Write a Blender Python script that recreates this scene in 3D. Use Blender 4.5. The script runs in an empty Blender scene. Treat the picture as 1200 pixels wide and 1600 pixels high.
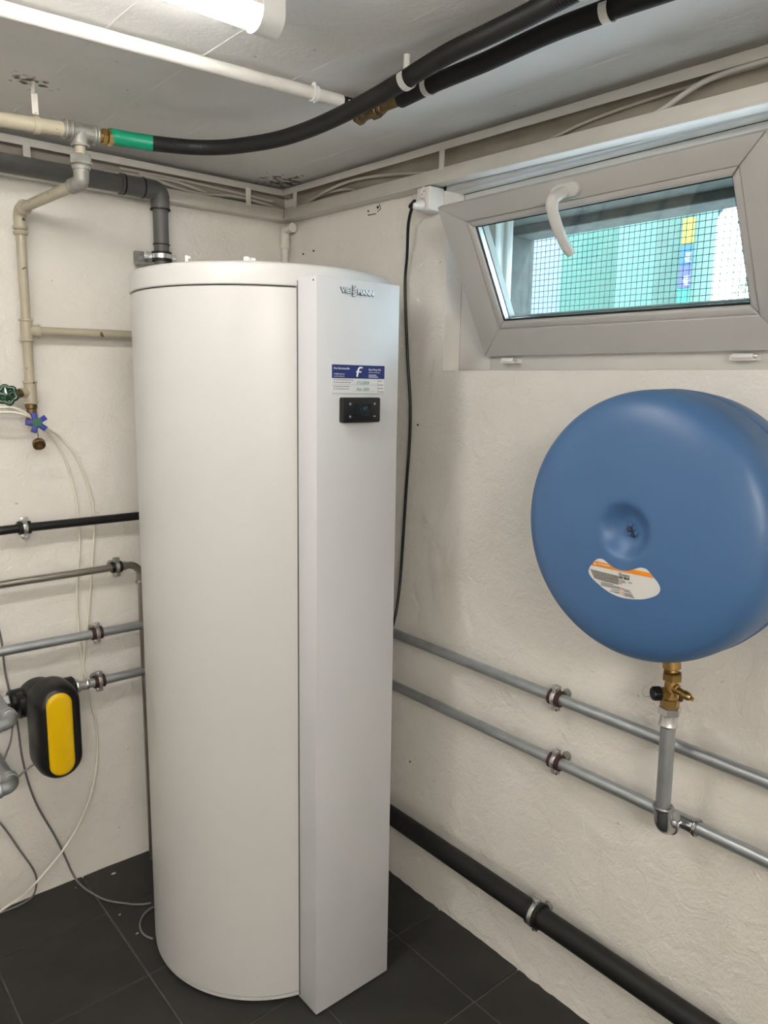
import bpy, bmesh, math, random
from mathutils import Vector, Matrix, noise
random.seed(7)
S = bpy.context.scene
COL = S.collection
PI = math.pi
V = Vector

# ------------------------------------------------------------------ camera
CAMZ = 1.539
YAW, TILT, ROLL, FPX = math.radians(40.2), math.radians(9.7), math.radians(.92), 1180.0
fw = V((math.sin(YAW)*math.cos(TILT), math.cos(YAW)*math.cos(TILT), -math.sin(TILT)))
rt0 = V((math.cos(YAW), -math.sin(YAW), 0)); up0 = rt0.cross(fw)
rt = rt0*math.cos(ROLL) + up0*math.sin(ROLL)
up = up0*math.cos(ROLL) - rt0*math.sin(ROLL)
CAM = V((0, 0, CAMZ))
cd = bpy.data.cameras.new('camera'); cam = bpy.data.objects.new('camera', cd); COL.objects.link(cam)
cam.matrix_world = Matrix(((rt.x, up.x, -fw.x, 0), (rt.y, up.y, -fw.y, 0), (rt.z, up.z, -fw.z, CAMZ), (0, 0, 0, 1)))
cd.sensor_fit = 'VERTICAL'; cd.sensor_height = 36; cd.lens = FPX/1600*36; cd.clip_start = .02
S.camera = cam

def at(px, py, ax, val):
    """point of the plane (axis ax = val) seen at a photograph position; used to measure the room"""
    d = rt*((px-600)/FPX) - up*((py-800)/FPX) + fw
    t = (val-CAM[ax])/d[ax]
    return CAM + d*t

# ------------------------------------------------------------------ world and exposure
W_ = bpy.data.worlds.new('sky'); S.world = W_; W_.use_nodes = True
nt = W_.node_tree; nt.nodes.clear()
bg = nt.nodes.new('ShaderNodeBackground'); wo = nt.nodes.new('ShaderNodeOutputWorld')
bg.inputs[0].default_value = (.68, .83, 1.0, 1); bg.inputs[1].default_value = 8.0
nt.links.new(bg.outputs[0], wo.inputs[0])
S.view_settings.view_transform = 'Standard'; S.view_settings.look = 'None'
S.view_settings.gamma = 1; S.view_settings.use_curve_mapping = False
S.view_settings.exposure = 0.93
TUBE_STRENGTH = 29.0
sl = bpy.data.lights.new('sun', 'SUN'); sl.energy = 8.0; sl.angle = .01; sl.color = (.86, .94, 1.0)
sun = bpy.data.objects.new('sun', sl); COL.objects.link(sun); sun.location = (6, -2, 8)
sun.rotation_euler = V((-.42, .22, -.88)).to_track_quat('-Z', 'Y').to_euler()

# ------------------------------------------------------------------ materials
MATS = {}
def mat(name, col, rough=.5, metal=0, var=.06, vscale=12, bump=0, bscale=60, spec=.5, coat=0, bdist=.002, distort=0, detail=5):
    if name in MATS: return MATS[name]
    m = bpy.data.materials.new(name); m.use_nodes = True; n = m.node_tree; p = n.nodes['Principled BSDF']
    p.inputs['Roughness'].default_value = rough; p.inputs['Metallic'].default_value = metal
    p.inputs['Specular IOR Level'].default_value = spec
    if coat: p.inputs['Coat Weight'].default_value = coat
    tc = n.nodes.new('ShaderNodeTexCoord')
    no = n.nodes.new('ShaderNodeTexNoise'); no.inputs['Scale'].default_value = vscale; no.inputs['Detail'].default_value = 4
    n.links.new(tc.outputs['Object'], no.inputs['Vector'])
    rp = n.nodes.new('ShaderNodeMapRange'); rp.inputs[1].default_value = .3; rp.inputs[2].default_value = .7
    rp.inputs[3].default_value = 1-var; rp.inputs[4].default_value = 1+var
    n.links.new(no.outputs['Fac'], rp.inputs[0])
    mx = n.nodes.new('ShaderNodeVectorMath'); mx.operation = 'SCALE'; mx.inputs[0].default_value = col[:3]
    n.links.new(rp.outputs[0], mx.inputs['Scale']); n.links.new(mx.outputs[0], p.inputs['Base Color'])
    if bump:
        b = n.nodes.new('ShaderNodeBump'); b.inputs['Strength'].default_value = bump; b.inputs['Distance'].default_value = bdist
        n2 = n.nodes.new('ShaderNodeTexNoise'); n2.inputs['Scale'].default_value = bscale; n2.inputs['Detail'].default_value = detail
        n2.inputs['Distortion'].default_value = distort
        n.links.new(tc.outputs['Object'], n2.inputs['Vector']); n.links.new(n2.outputs['Fac'], b.inputs['Height'])
        n.links.new(b.outputs[0], p.inputs['Normal'])
    MATS[name] = m; return m

def plaster(name, col, scale=1.0):
    m = bpy.data.materials.new(name); m.use_nodes = True; n = m.node_tree; p = n.nodes['Principled BSDF']
    p.inputs['Roughness'].default_value = .72; p.inputs['Specular IOR Level'].default_value = .3
    tc = n.nodes.new('ShaderNodeTexCoord')
    def noi(s, d, dist=0, rough=.5):
        q = n.nodes.new('ShaderNodeTexNoise'); q.inputs['Scale'].default_value = s; q.inputs['Detail'].default_value = d
        q.inputs['Distortion'].default_value = dist; q.inputs['Roughness'].default_value = rough
        n.links.new(tc.outputs['Object'], q.inputs['Vector']); return q
    def math_(op, a, b):
        q = n.nodes.new('ShaderNodeMath'); q.operation = op
        for i, v in enumerate((a, b)):
            if isinstance(v, (int, float)): q.inputs[i].default_value = v
            else: n.links.new(v, q.inputs[i])
        return q.outputs[0]
    cr = n.nodes.new('ShaderNodeValToRGB'); cr.color_ramp.elements[0].position = .3; cr.color_ramp.elements[1].position = .72
    cr.color_ramp.elements[0].color = (col[0]*.90, col[1]*.90, col[2]*.88, 1); cr.color_ramp.elements[1].color = (*col, 1)
    n.links.new(noi(3.2, 7, .5).outputs['Fac'], cr.inputs[0])
    # small chips and dirt specks
    sp = n.nodes.new('ShaderNodeMapRange'); sp.inputs[1].default_value = .735; sp.inputs[2].default_value = .78
    sp.inputs[3].default_value = 1; sp.inputs[4].default_value = .62
    n.links.new(noi(38, 3).outputs['Fac'], sp.inputs[0])
    sc = n.nodes.new('ShaderNodeVectorMath'); sc.operation = 'SCALE'
    n.links.new(cr.outputs[0], sc.inputs[0]); n.links.new(sp.outputs[0], sc.inputs['Scale']); n.links.new(sc.outputs[0], p.inputs['Base Color'])
    # trowel and brush relief
    wv = n.nodes.new('ShaderNodeTexVoronoi'); wv.feature = 'DISTANCE_TO_EDGE'; wv.inputs['Scale'].default_value = 13*scale
    wn = n.nodes.new('ShaderNodeVectorMath'); wn.operation = 'MULTIPLY_ADD'
    wq = noi(7*scale, 5, 1.0); n.links.new(wq.outputs['Color'], wn.inputs[0]); wn.inputs[1].default_value = (.25, .25, .25)
    n.links.new(tc.outputs['Object'], wn.inputs[2]); n.links.new(wn.outputs[0], wv.inputs['Vector'])
    ve = n.nodes.new('ShaderNodeMapRange'); ve.inputs[1].default_value = 0; ve.inputs[2].default_value = .1; ve.inputs[3].default_value = 1; ve.inputs[4].default_value = 0
    n.links.new(wv.outputs['Distance'], ve.inputs[0])
    msk = n.nodes.new('ShaderNodeMapRange'); msk.inputs[1].default_value = .5; msk.inputs[2].default_value = .68
    n.links.new(noi(9*scale, 3).outputs['Fac'], msk.inputs[0])
    h = math_('ADD', math_('MULTIPLY', noi(15*scale, 10, .9, .60).outputs['Fac'], 1.0), math_('MULTIPLY', math_('MULTIPLY', ve.outputs[0], msk.outputs[0]), .07))
    h = math_('ADD', h, math_('MULTIPLY', noi(110*scale, 5, .8).outputs['Fac'], .22))
    rg = n.nodes.new('ShaderNodeTexNoise'); rg.noise_type = 'RIDGED_MULTIFRACTAL'; rg.inputs['Scale'].default_value = 8*scale; rg.inputs['Detail'].default_value = 3; rg.inputs['Distortion'].default_value = .6
    rg.normalize = True; n.links.new(tc.outputs['Object'], rg.inputs['Vector'])
    h = math_('ADD', h, math_('MULTIPLY', math_('MULTIPLY', rg.outputs['Fac'], msk.outputs[0]), .35))
    b = n.nodes.new('ShaderNodeBump'); b.inputs['Strength'].default_value = .75; b.inputs['Distance'].default_value = .010
    n.links.new(h, b.inputs['Height']); n.links.new(b.outputs[0], p.inputs['Normal'])
    return m

M_PLASTER = plaster('lime_plaster', (.87, .84, .795))
def ceiling_mat():
    m = plaster('ceiling_paint', (.83, .83, .825), .6); n = m.node_tree; p = n.nodes['Principled BSDF']
    for nd in n.nodes:
        if nd.type == 'BUMP': nd.inputs['Strength'].default_value = .3
    # mould / flaking stains at two places of the ceiling
    tc = n.nodes.new('ShaderNodeTexCoord')
    src = p.inputs['Base Color'].links[0].from_socket
    tot = None
    for c, r in (((1.37, 2.13, 2.15), .17), ((.53, 1.80, 2.15), .09)):
        d = n.nodes.new('ShaderNodeVectorMath'); d.operation = 'DISTANCE'; d.inputs[1].default_value = c
        n.links.new(tc.outputs['Object'], d.inputs[0])
        mr = n.nodes.new('ShaderNodeMapRange'); mr.inputs[1].default_value = 0; mr.inputs[2].default_value = r; mr.inputs[3].default_value = .34; mr.inputs[4].default_value = 0
        n.links.new(d.outputs['Value'], mr.inputs[0])
        if tot is None: tot = mr.outputs[0]
        else:
            a = n.nodes.new('ShaderNodeMath'); a.operation = 'MAXIMUM'; n.links.new(tot, a.inputs[0]); n.links.new(mr.outputs[0], a.inputs[1]); tot = a.outputs[0]
    q = n.nodes.new('ShaderNodeTexNoise'); q.inputs['Scale'].default_value = 45; q.inputs['Detail'].default_value = 6
    n.links.new(tc.outputs['Object'], q.inputs['Vector'])
    s = n.nodes.new('ShaderNodeMath'); s.operation = 'ADD'; n.links.new(q.outputs['Fac'], s.inputs[0]); n.links.new(tot, s.inputs[1])
    mr = n.nodes.new('ShaderNodeMapRange'); mr.inputs[1].default_value = .74; mr.inputs[2].default_value = .82
    n.links.new(s.outputs[0], mr.inputs[0])
    mix = n.nodes.new('ShaderNodeMix'); mix.data_type = 'RGBA'; n.links.new(mr.outputs[0], mix.inputs['Factor'])
    n.links.new(src, mix.inputs[6]); mix.inputs[7].default_value = (.13, .11, .085, 1)
    n.links.new(mix.outputs[2], p.inputs['Base Color'])
    return m
M_CEIL = ceiling_mat()
M_TILE = mat('slate_grey_tile', (.024, .0235, .022), .6, var=.22, vscale=9, bump=.25, bscale=45, bdist=.002)
M_GROUT = mat('cement_grout', (.11, .105, .095), .9, var=.3, vscale=14, bump=.4, bscale=200)
M_WHITE = mat('white_enamel', (.61, .61, .60), .34, var=.008)
M_WHITE2 = mat('white_sheet_panel', (.62, .63, .65), .38, var=.008)
M_DARK = mat('dark_gap', (.02, .02, .022), .6)
M_BLACK = mat('black_plastic', (.005, .005, .0055), .36, var=.1)
M_RUB = mat('black_rubber', (.0055, .0055, .0055), .55, var=.15, bump=.1)
M_FOAM = mat('black_foam_insulation', (.005, .005, .005), .7, var=.2)
M_BLUE = mat('blue_powder_coat', (.060, .142, .305), .40, var=.02, bump=.03, bscale=300, bdist=.0005)
M_GALV = mat('galvanised_steel', (.46, .49, .51), .44, metal=.85, var=.08, vscale=25)
M_CHROME = mat('bright_zinc', (.74, .74, .74), .27, metal=.92, var=.08, vscale=60)
M_FIT = mat('zinc_press_fitting', (.50, .51, .52), .24, metal=1, var=.12, vscale=50)
M_STEEL = mat('stainless_tube', (.46, .43, .39), .30, metal=1, var=.06)
M_BRASS = mat('brass', (.50, .33, .12), .34, metal=1, var=.12, vscale=40)
M_OLDBRASS = mat('aged_brass', (.24, .17, .085), .5, metal=1, var=.25, vscale=40)
M_COPPER = mat('brown_copper', (.22, .10, .05), .5, metal=.8, var=.25, vscale=40)
M_LINER = mat('maroon_rubber_liner', (.045, .014, .015), .6)
M_OLDGALV = mat('weathered_galvanised', (.34, .34, .31), .55, metal=.55, var=.25, vscale=50, bump=.2, bscale=120)
def chipped(name, col, chip, rough=.42, lo=.70):
    m = mat(name, col, rough, var=.07, vscale=20); n = m.node_tree; p = n.nodes['Principled BSDF']
    tc = n.nodes.new('ShaderNodeTexCoord'); q = n.nodes.new('ShaderNodeTexNoise'); q.inputs['Scale'].default_value = 42; q.inputs['Detail'].default_value = 2
    n.links.new(tc.outputs['Object'], q.inputs['Vector'])
    mr = n.nodes.new('ShaderNodeMapRange'); mr.inputs[1].default_value = lo; mr.inputs[2].default_value = lo+.015
    n.links.new(q.outputs['Fac'], mr.inputs[0])
    mix = n.nodes.new('ShaderNodeMix'); mix.data_type = 'RGBA'; n.links.new(mr.outputs[0], mix.inputs['Factor'])
    n.links.new(p.inputs['Base Color'].links[0].from_socket, mix.inputs[6]); mix.inputs[7].default_value = (*chip, 1)
    n.links.new(mix.outputs[2], p.inputs['Base Color']); return m
M_BEIGE = chipped('beige_pipe_paint', (.44, .40, .30), (.10, .07, .045))
M_DRAIN = mat('grey_drain_plastic', (.125, .125, .122), .48, var=.1, vscale=10)
M_PVC = mat('backlit_window_pvc', (.49, .485, .47), .33, var=.02)  # white PVC, its colour darkened for the backlit look of the sash
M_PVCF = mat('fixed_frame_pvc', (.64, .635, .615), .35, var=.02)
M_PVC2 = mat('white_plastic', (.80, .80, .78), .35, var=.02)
M_WPIPE = chipped('white_pipe_paint', (.72, .70, .66), (.2, .18, .15), .5, .74)
M_TRUNK = mat('trunking_plastic', (.70, .68, .63), .45, var=.05)
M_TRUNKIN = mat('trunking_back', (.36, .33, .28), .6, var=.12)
M_CABLEW = mat('cream_cable_sheath', (.80, .77, .66), .45, var=.04)
M_CABLEG = mat('grey_cable_sheath', (.17, .165, .165), .5, var=.04)
M_CABLEV = mat('trunking_cable_sheath', (.56, .53, .47), .45, var=.04)
M_GREENT = mat('green_sleeve_tape', (.0, .26, .14), .42, var=.05)
M_GREENH = mat('dark_green_handwheel', (.006, .045, .018), .28, var=.2, coat=.4)
M_BLUEH = mat('blue_handwheel', (.012, .035, .30), .5, var=.15)
M_GREENC = mat('green_hub', (.01, .10, .05), .5)
M_YEL = mat('glossy_yellow_cover', (.78, .49, .002), .16, var=.02, coat=.3)
M_NAVY = mat('navy_print', (.010, .022, .16), .4, var=.02)
M_PAPER = mat('white_sticker_paper', (.74, .76, .79), .45, var=.02)
M_INK = mat('black_ink', (.03, .03, .035), .5)
M_INKG = mat('grey_ink', (.26, .26, .26), .5)
M_INKT = mat('green_pen_ink', (.05, .25, .2), .5)
M_ORANGE = mat('orange_print', (.76, .25, .015), .4)
M_PINK = mat('pale_pink_print', (.75, .40, .32), .5)
M_LABEL = mat('label_paper', (.68, .68, .66), .42, var=.02)
M_TABLE = mat('grey_table_print', (.22, .215, .20), .5, var=.3, vscale=300)
M_SCREEN = mat('dark_display_glass', (.008, .014, .020), .15, var=.3, vscale=60)
M_ICON = mat('grey_icon_print', (.4, .4, .4), .5)
M_CONC = mat('old_concrete', (.085, .087, .083), .85, var=.25, vscale=30, bump=.5, bscale=60)
M_MINT = mat('mint_render', (.044, .105, .080), .8, var=.05, vscale=2, bump=.3, bscale=50)
M_MINT_LIT = mat('mint_render_lit', (.080, .155, .130), .8, var=.05, vscale=2, bump=.3, bscale=50)  # mint render with the light falling on it mixed into the colour
M_PALE = mat('pale_blue_render', (.15, .17, .22), .8, var=.04)
M_POST = mat('blue_grey_post', (.05, .095, .12), .5, var=.1)
M_PILLAR = mat('grey_green_pillar', (.042, .085, .068), .7, var=.1)
M_WIRE = mat('dark_mesh_wire', (.10, .13, .12), .6, metal=.4)
M_FLAKE = mat('paint_flake', (.6, .59, .55), .7)
M_LEAF = mat('hedge_leaf', (.12, .22, .06), .6, var=.4, vscale=20)
M_LEAF2 = mat('yellow_bush_leaf', (.45, .48, .12), .6, var=.4, vscale=20)
M_ROOF = mat('roof_slate', (.30, .32, .40), .7, var=.1)
M_HOUSE = mat('house_render', (.62, .52, .50), .8, var=.05)
M_GRAVEL = mat('gravel', (.55, .55, .53), .9, var=.3, vscale=60, bump=.5, bscale=80)
M_SY = mat('yellow_sticker', (.27, .21, .01), .5); M_SB = mat('blue_sticker', (.01, .07, .19), .5)
M_SP = mat('violet_sticker', (.045, .045, .19), .5); M_SG = mat('green_sticker', (.012, .22, .13), .5)
def glass():
    m = bpy.data.materials.new('window_glass'); m.use_nodes = True; n = m.node_tree; n.nodes.clear()
    o = n.nodes.new('ShaderNodeOutputMaterial'); mx = n.nodes.new('ShaderNodeMixShader')
    lw = n.nodes.new('ShaderNodeLayerWeight'); pw = n.nodes.new('ShaderNodeMath'); pw.operation = 'POWER'; pw.inputs[1].default_value = 5
    n.links.new(lw.outputs['Facing'], pw.inputs[0]); fr = n.nodes.new('ShaderNodeMath'); fr.operation = 'MULTIPLY_ADD'; fr.inputs[1].default_value = .9; fr.inputs[2].default_value = .04; n.links.new(pw.outputs[0], fr.inputs[0])
    t = n.nodes.new('ShaderNodeBsdfTransparent'); t.inputs[0].default_value = (.93, .97, .96, 1)
    g = n.nodes.new('ShaderNodeBsdfGlossy'); g.inputs['Roughness'].default_value = .02
    n.links.new(fr.outputs[0], mx.inputs[0]); n.links.new(t.outputs[0], mx.inputs[1]); n.links.new(g.outputs[0], mx.inputs[2]); n.links.new(mx.outputs[0], o.inputs[0])
    return m
M_GLASS = glass()
def emitter(name, col, s):
    m = bpy.data.materials.new(name); m.use_nodes = True; p = m.node_tree.nodes['Principled BSDF']
    p.inputs['Base Color'].default_value = (.9, .9, .9, 1); p.inputs['Emission Color'].default_value = (*col, 1); p.inputs['Emission Strength'].default_value = s
    return m
M_TUBE = emitter('lit_diffuser', (1, .95, .89), TUBE_STRENGTH)
M_TUBE_FILL = emitter('added_fill_diffuser', (1, .94, .86), TUBE_STRENGTH*3.7)  # glow of the added fill lamp behind the camera

# ------------------------------------------------------------------ mesh helpers
OFF = {}
class MB:
    def __init__(s): s.b = bmesh.new()
    def merge(s, o, M=None):
        me = bpy.data.meshes.new('tmp'); o.to_mesh(me); o.free()
        if M: me.transform(M)
        s.b.from_mesh(me); bpy.data.meshes.remove(me)
    def box(s, a, b, bev=0, M=None, seg=2):
        o = bmesh.new(); a, b = V(a), V(b)
        bmesh.ops.create_cube(o, size=1, matrix=Matrix.Translation((a+b)/2) @ Matrix.Diagonal((abs(b.x-a.x), abs(b.y-a.y), abs(b.z-a.z), 1)))
        if bev: bmesh.ops.bevel(o, geom=o.edges[:], offset=bev, segments=seg, profile=.5, affect='EDGES')
        s.merge(o, M); return s
    def tube(s, pts, r, n=16, cap=True, ridge=0, pitch=0):
        pts = [V(p) for p in pts]; b = s.b
        if ridge:
            q = [pts[0]]; 
            for i in range(len(pts)-1):
                L = (pts[i+1]-pts[i]).length; k = max(1, int(L/(pitch/2)))
                q += [pts[i].lerp(pts[i+1], (j+1)/k) for j in range(k)]
            pts = q
        rs = r if isinstance(r, (list, tuple)) else [r + (ridge if (ridge and i % 2) else 0) for i in range(len(pts))]
        t0 = (pts[1]-pts[0]).normalized()
        u = t0.orthogonal().normalized(); rings = []
        for i, p in enumerate(pts):
            if i == 0: t = t0
            elif i == len(pts)-1: t = (pts[i]-pts[i-1]).normalized()
            else: t = ((pts[i+1]-pts[i]).normalized()+(pts[i]-pts[i-1]).normalized()).normalized()
            u = (u - t*u.dot(t)).normalized(); w = t.cross(u)
            rings.append([b.verts.new(p + (u*math.cos(2*PI*k/n)+w*math.sin(2*PI*k/n))*rs[i]) for k in range(n)])
        for A, B in zip(rings, rings[1:]):
            for k in range(n): b.faces.new((A[k], A[(k+1) % n], B[(k+1) % n], B[k]))
        if cap: b.faces.new(rings[0][::-1]); b.faces.new(rings[-1])
        return s
    def lathe(s, prof, o, ax=(0, 0, 1), n=32, closed=False, a0=0):
        """prof: (radius, height along ax)"""
        o = V(o); t = V(ax).normalized(); u = t.orthogonal().normalized()
        if abs(t.z) > .99: u = V((1, 0, 0))
        w = t.cross(u); b = s.b; rings = []
        for r, h in prof:
            if r < 1e-6: rings.append([b.verts.new(o+t*h)])
            else: rings.append([b.verts.new(o+t*h+(u*math.cos(a0+2*PI*k/n)+w*math.sin(a0+2*PI*k/n))*r) for k in range(n)])
        pr = list(zip(rings, rings[1:]))
        if closed: pr.append((rings[-1], rings[0]))
        for A, B in pr:
            for k in range(n):
                a = A[k % len(A)], A[(k+1) % len(A)], B[(k+1) % len(B)], B[k % len(B)]
                f = []; [f.append(v) for v in a if v not in f]
                if len(f) > 2: b.faces.new(f)
        return s
    def cyl(s, a, b_, r, n=24, ch=0):
        a, b_ = V(a), V(b_); L = (b_-a).length
        p = [(0, 0), (r-ch, 0), (r, ch), (r, L-ch), (r-ch, L), (0, L)] if ch else [(0, 0), (r, 0), (r, L), (0, L)]
        return s.lathe(p, a, b_-a, n)
    def hexn(s, a, b_, r, a0=0): return s.lathe([(0, 0), (r*.9, 0), (r, .0015), (r, (V(b_)-V(a)).length-.0015), (r*.9, (V(b_)-V(a)).length), (0, (V(b_)-V(a)).length)], a, V(b_)-V(a), 6, a0=a0)
    def prism(s, poly, d, M=None, bev=0):
        """poly: list of (x,y); extruded z 0..d"""
        o = bmesh.new(); vs = [o.verts.new((x, y, 0)) for x, y in poly]; f = o.faces.new(vs)
        r = bmesh.ops.extrude_face_region(o, geom=[f])
        bmesh.ops.translate(o, vec=(0, 0, d), verts=[v for v in r['geom'] if isinstance(v, bmesh.types.BMVert)])
        bmesh.ops.recalc_face_normals(o, faces=o.faces[:])
        if bev:
            es = [e for e in o.edges if abs(e.verts[0].co.z-d) < 1e-7 and abs(e.verts[1].co.z-d) < 1e-7]
            bmesh.ops.bevel(o, geom=es, offset=bev, segments=3, profile=.5, affect='EDGES')
        s.merge(o, M); return s
    def build(s, name, m, parent=None, label=None, cat=None, group=None, kind=None, loc=None, smooth=True, ang=35):
        me = bpy.data.meshes.new(name)
        bmesh.ops.recalc_face_normals(s.b, faces=s.b.faces[:])
        s.b.to_mesh(me); s.b.free()
        o = bpy.data.objects.new(name, me); COL.objects.link(o)
        if parent: off = OFF.get(parent.name, V((0, 0, 0))); o.parent = parent; OFF[o.name] = off
        else:
            if loc is None:
                if kind == 'structure': off = V((0, 0, 0))
                else:
                    xs = [v.co for v in me.vertices]
                    off = V(((min(v.x for v in xs)+max(v.x for v in xs))/2, (min(v.y for v in xs)+max(v.y for v in xs))/2, min(v.z for v in xs)))
            else: off = V(loc)
            o.location = off; OFF[o.name] = off
        me.transform(Matrix.Translation(-off))
        me.materials.append(m)
        if smooth:
            for p in me.polygons: p.use_smooth = True
            me.set_sharp_from_angle(angle=math.radians(ang))
        tag(o, label, cat, group, kind); return o
def tag(o, label=None, cat=None, group=None, kind=None):
    if label: o['label'] = label
    if cat: o['category'] = cat
    if group: o['group'] = group
    if kind: o['kind'] = kind
    return o
def thing(name, label, cat, loc=(0, 0, 0), group=None, kind=None):
    o = bpy.data.objects.new(name, None); COL.objects.link(o); o.location = loc; o.empty_display_size = .05
    OFF[o.name] = V(loc); return tag(o, label, cat, group, kind)
def spline(P, k=8):
    P = [V(p) for p in P]; Q = [2*P[0]-P[1]]+P+[2*P[-1]-P[-2]]; out = []
    for i in range(1, len(Q)-2):
        for j in range(k):
            t = j/k; a, b, c, d = Q[i-1], Q[i], Q[i+1], Q[i+2]
            out.append(.5*((2*b)+(c-a)*t+(2*a-5*b+4*c-d)*t*t+(3*b-a-3*c+d)*t**3))
    return out+[P[-1]]
def arc(P, rad, k=8):
    """polyline with rounded corners"""
    P = [V(p) for p in P]; out = [P[0]]
    for i in range(1, len(P)-1):
        a = (P[i-1]-P[i]).normalized(); b = (P[i+1]-P[i]).normalized()
        half = a.angle(b)/2; d = rad/math.tan(half)
        c = P[i]+(a+b).normalized()*(rad/math.sin(half)); s0 = P[i]+a*d-c; s1 = P[i]+b*d-c; th = s0.angle(s1)
        for j in range(k+1):
            t = j/k; out.append(c+(s0*math.sin((1-t)*th)+s1*math.sin(t*th))/math.sin(th))
    return out+[P[-1]]
def rrect(x0, y0, x1, y1, r, n=5):
    out = []
    for cx, cy, a in ((x1-r, y1-r, 0), (x0+r, y1-r, 90), (x0+r, y0+r, 180), (x1-r, y0+r, 270)):
        for i in range(n+1):
            t = math.radians(a+90*i/n); out.append((cx+r*math.cos(t), cy+r*math.sin(t)))
    return out
def frame_m(o, x, y):
    x, y = V(x).normalized(), V(y).normalized(); z = x.cross(y); o = V(o)
    return Matrix(((x.x, y.x, z.x, o.x), (x.y, y.y, z.y, o.y), (x.z, y.z, z.z, o.z), (0, 0, 0, 1)))
def text_mb(mb, s, size, M, depth=.0003, bold=0, align='LEFT', shear=0):
    cu = bpy.data.curves.new('t', 'FONT'); cu.body = s; cu.size = size; cu.extrude = depth/2; cu.offset = bold; cu.align_x = align; cu.shear = shear
    cu.resolution_u = 3
    o = bpy.data.objects.new('t', cu); COL.objects.link(o)
    bpy.context.view_layer.update()
    me = bpy.data.meshes.new_from_object(o.evaluated_get(bpy.context.evaluated_depsgraph_get()))
    me.transform(M); mb.b.from_mesh(me); bpy.data.meshes.remove(me); bpy.data.objects.remove(o); bpy.data.curves.remove(cu)
def copy_tree(o, parent=None):
    c = o.copy(); COL.objects.link(c); c.parent = parent
    for ch in list(o.children): copy_tree(ch, c)
    return c

# ------------------------------------------------------------------ room shell
W, D = 1.443, 2.23                  # right wall x, left (far) wall y
X0, Y0 = -1.7, -1.6                 # room extents behind the camera
def ceil_z(y): return 2.147+(y-1.457)*.014
def fbm(p, o=4): 
    return noise.fractal(p, .9, 2.1, o)
def height(a, z, seed):
    p = V((a*2.2, z*2.2, seed)); h = fbm(p)*.0035
    h += fbm(V((a*9, z*9, seed+5)))*.0011
    return h
def lin(a, b, step, extra=()):
    n = max(1, round((b-a)/step)); v = [a+(b-a)*i/n for i in range(n+1)]
    for e in extra:
        i = min(range(len(v)), key=lambda k: abs(v[k]-e)); v[i] = e
    return v
WY0, WY1, WZ0, WZ1 = .44, 1.472, 1.574, 2.030      # window opening in the room face of the right wall

# left wall (far one)
mb = MB(); b = mb.b
xs = lin(X0, W+.02, .014); zs = lin(-.02, 2.2, .014); g = []
for x in xs: g.append([b.verts.new((x, D-height(x, z, 3.1)-(.004*max(0, 1-abs(z)/.06)*noise.noise(V((x*14, 0, 4)))), z)) for z in zs])
for i in range(len(xs)-1):
    for j in range(len(zs)-1): b.faces.new((g[i][j], g[i+1][j], g[i+1][j+1], g[i][j+1]))
wl = mb.build('wall_left', M_PLASTER, kind='structure', ang=80)
mb = MB(); mb.box((X0-.2, D+.02, -.1), (W+.5, D+.3, 2.3)); mb.build('wall_masonry', M_PLASTER, wl)

# right wall with the window opening
mb = MB(); b = mb.b
ys = lin(Y0, D+.02, .012, (WY0, WY1)); zs = lin(-.02, .40, .006)[:-1]+lin(.40, 2.2, .012, (WZ0, WZ1)); g = []
def rw(y, z):
    h = height(y, z, 8.7)
    # bulging plaster foot under the waste pipe and its rough upper ledge
    zr = .258+.012*noise.noise(V((y*5, 0, 9)))-.07*max(0, 1.15-y)
    t = (zr-z)/.005
    h += .006*(.55+.45*noise.noise(V((y*4, 0, 2))))/(1+math.exp(max(-20, min(20, t))))
    t2 = (z-(.62+.06*noise.noise(V((y*1.7, 3, 2))))+.25*(1.3-y))/.012
    h += .003*math.exp(-t2*t2)*max(0, noise.noise(V((y*5, 1, 7)))+.35)
    h += .006*max(0, 1-z/.05)*abs(noise.noise(V((y*20, z*10, 1))))
    e = min(1, max(0, min(abs(y-WY1) if WZ0-.02 < z < WZ1+.02 else 9, abs(z-WZ0) if WY0 < y < WY1+.02 else 9, abs(z-WZ1) if WY0 < y < WY1+.02 else 9))/.06)
    return W-h*e
for y in ys: g.append([b.verts.new((rw(y, z), y, z)) for z in zs])
for i in range(len(ys)-1):
    for j in range(len(zs)-1):
        if WY0-1e-6 <= ys[i] and ys[i+1] <= WY1+1e-6 and WZ0-1e-6 <= zs[j] and zs[j+1] <= WZ1+1e-6: continue
        b.faces.new((g[i][j], g[i][j+1], g[i+1][j+1], g[i+1][j]))
wr = mb.build('wall_right', M_PLASTER, kind='structure', ang=80)
# reveal of the opening and the masonry behind it
XR = 1.503
mb = MB()
mb.box((W-.0005, WY1, WZ0-.03), (XR, WY1+.05, WZ1+.03)); mb.box((W-.0005, WY0-.05, WZ0-.03), (XR, WY0, WZ1+.03))
mb.box((W-.0005, WY0-.05, WZ0-.05), (XR+.002, WY1+.05, WZ0)); mb.box((W-.0005, WY0-.05, WZ1), (XR, WY1+.05, WZ1+.05))
mb.build('window_reveal', M_PLASTER, wr, smooth=False)
OY0, OY1, OZ0, OZ1 = .50, 1.475, 1.60, 1.972       # outer opening
mb = MB()
mb.box((W+.03, OY1, -.1), (1.80, D+.3, 2.3)); mb.box((W+.03, Y0-.2, -.1), (1.80, OY0, 2.3))
mb.box((XR+.06, OY0, -.1), (1.80, OY1, OZ0)); mb.box((XR+.06, OY0, OZ1), (1.80, OY1, 2.3)); 
mb.box((W+.03, OY0, -.1), (XR+.06, OY1, WZ0-.02)); mb.box((W+.03, OY0, WZ1+.01), (XR+.06, OY1, 2.3))
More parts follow.
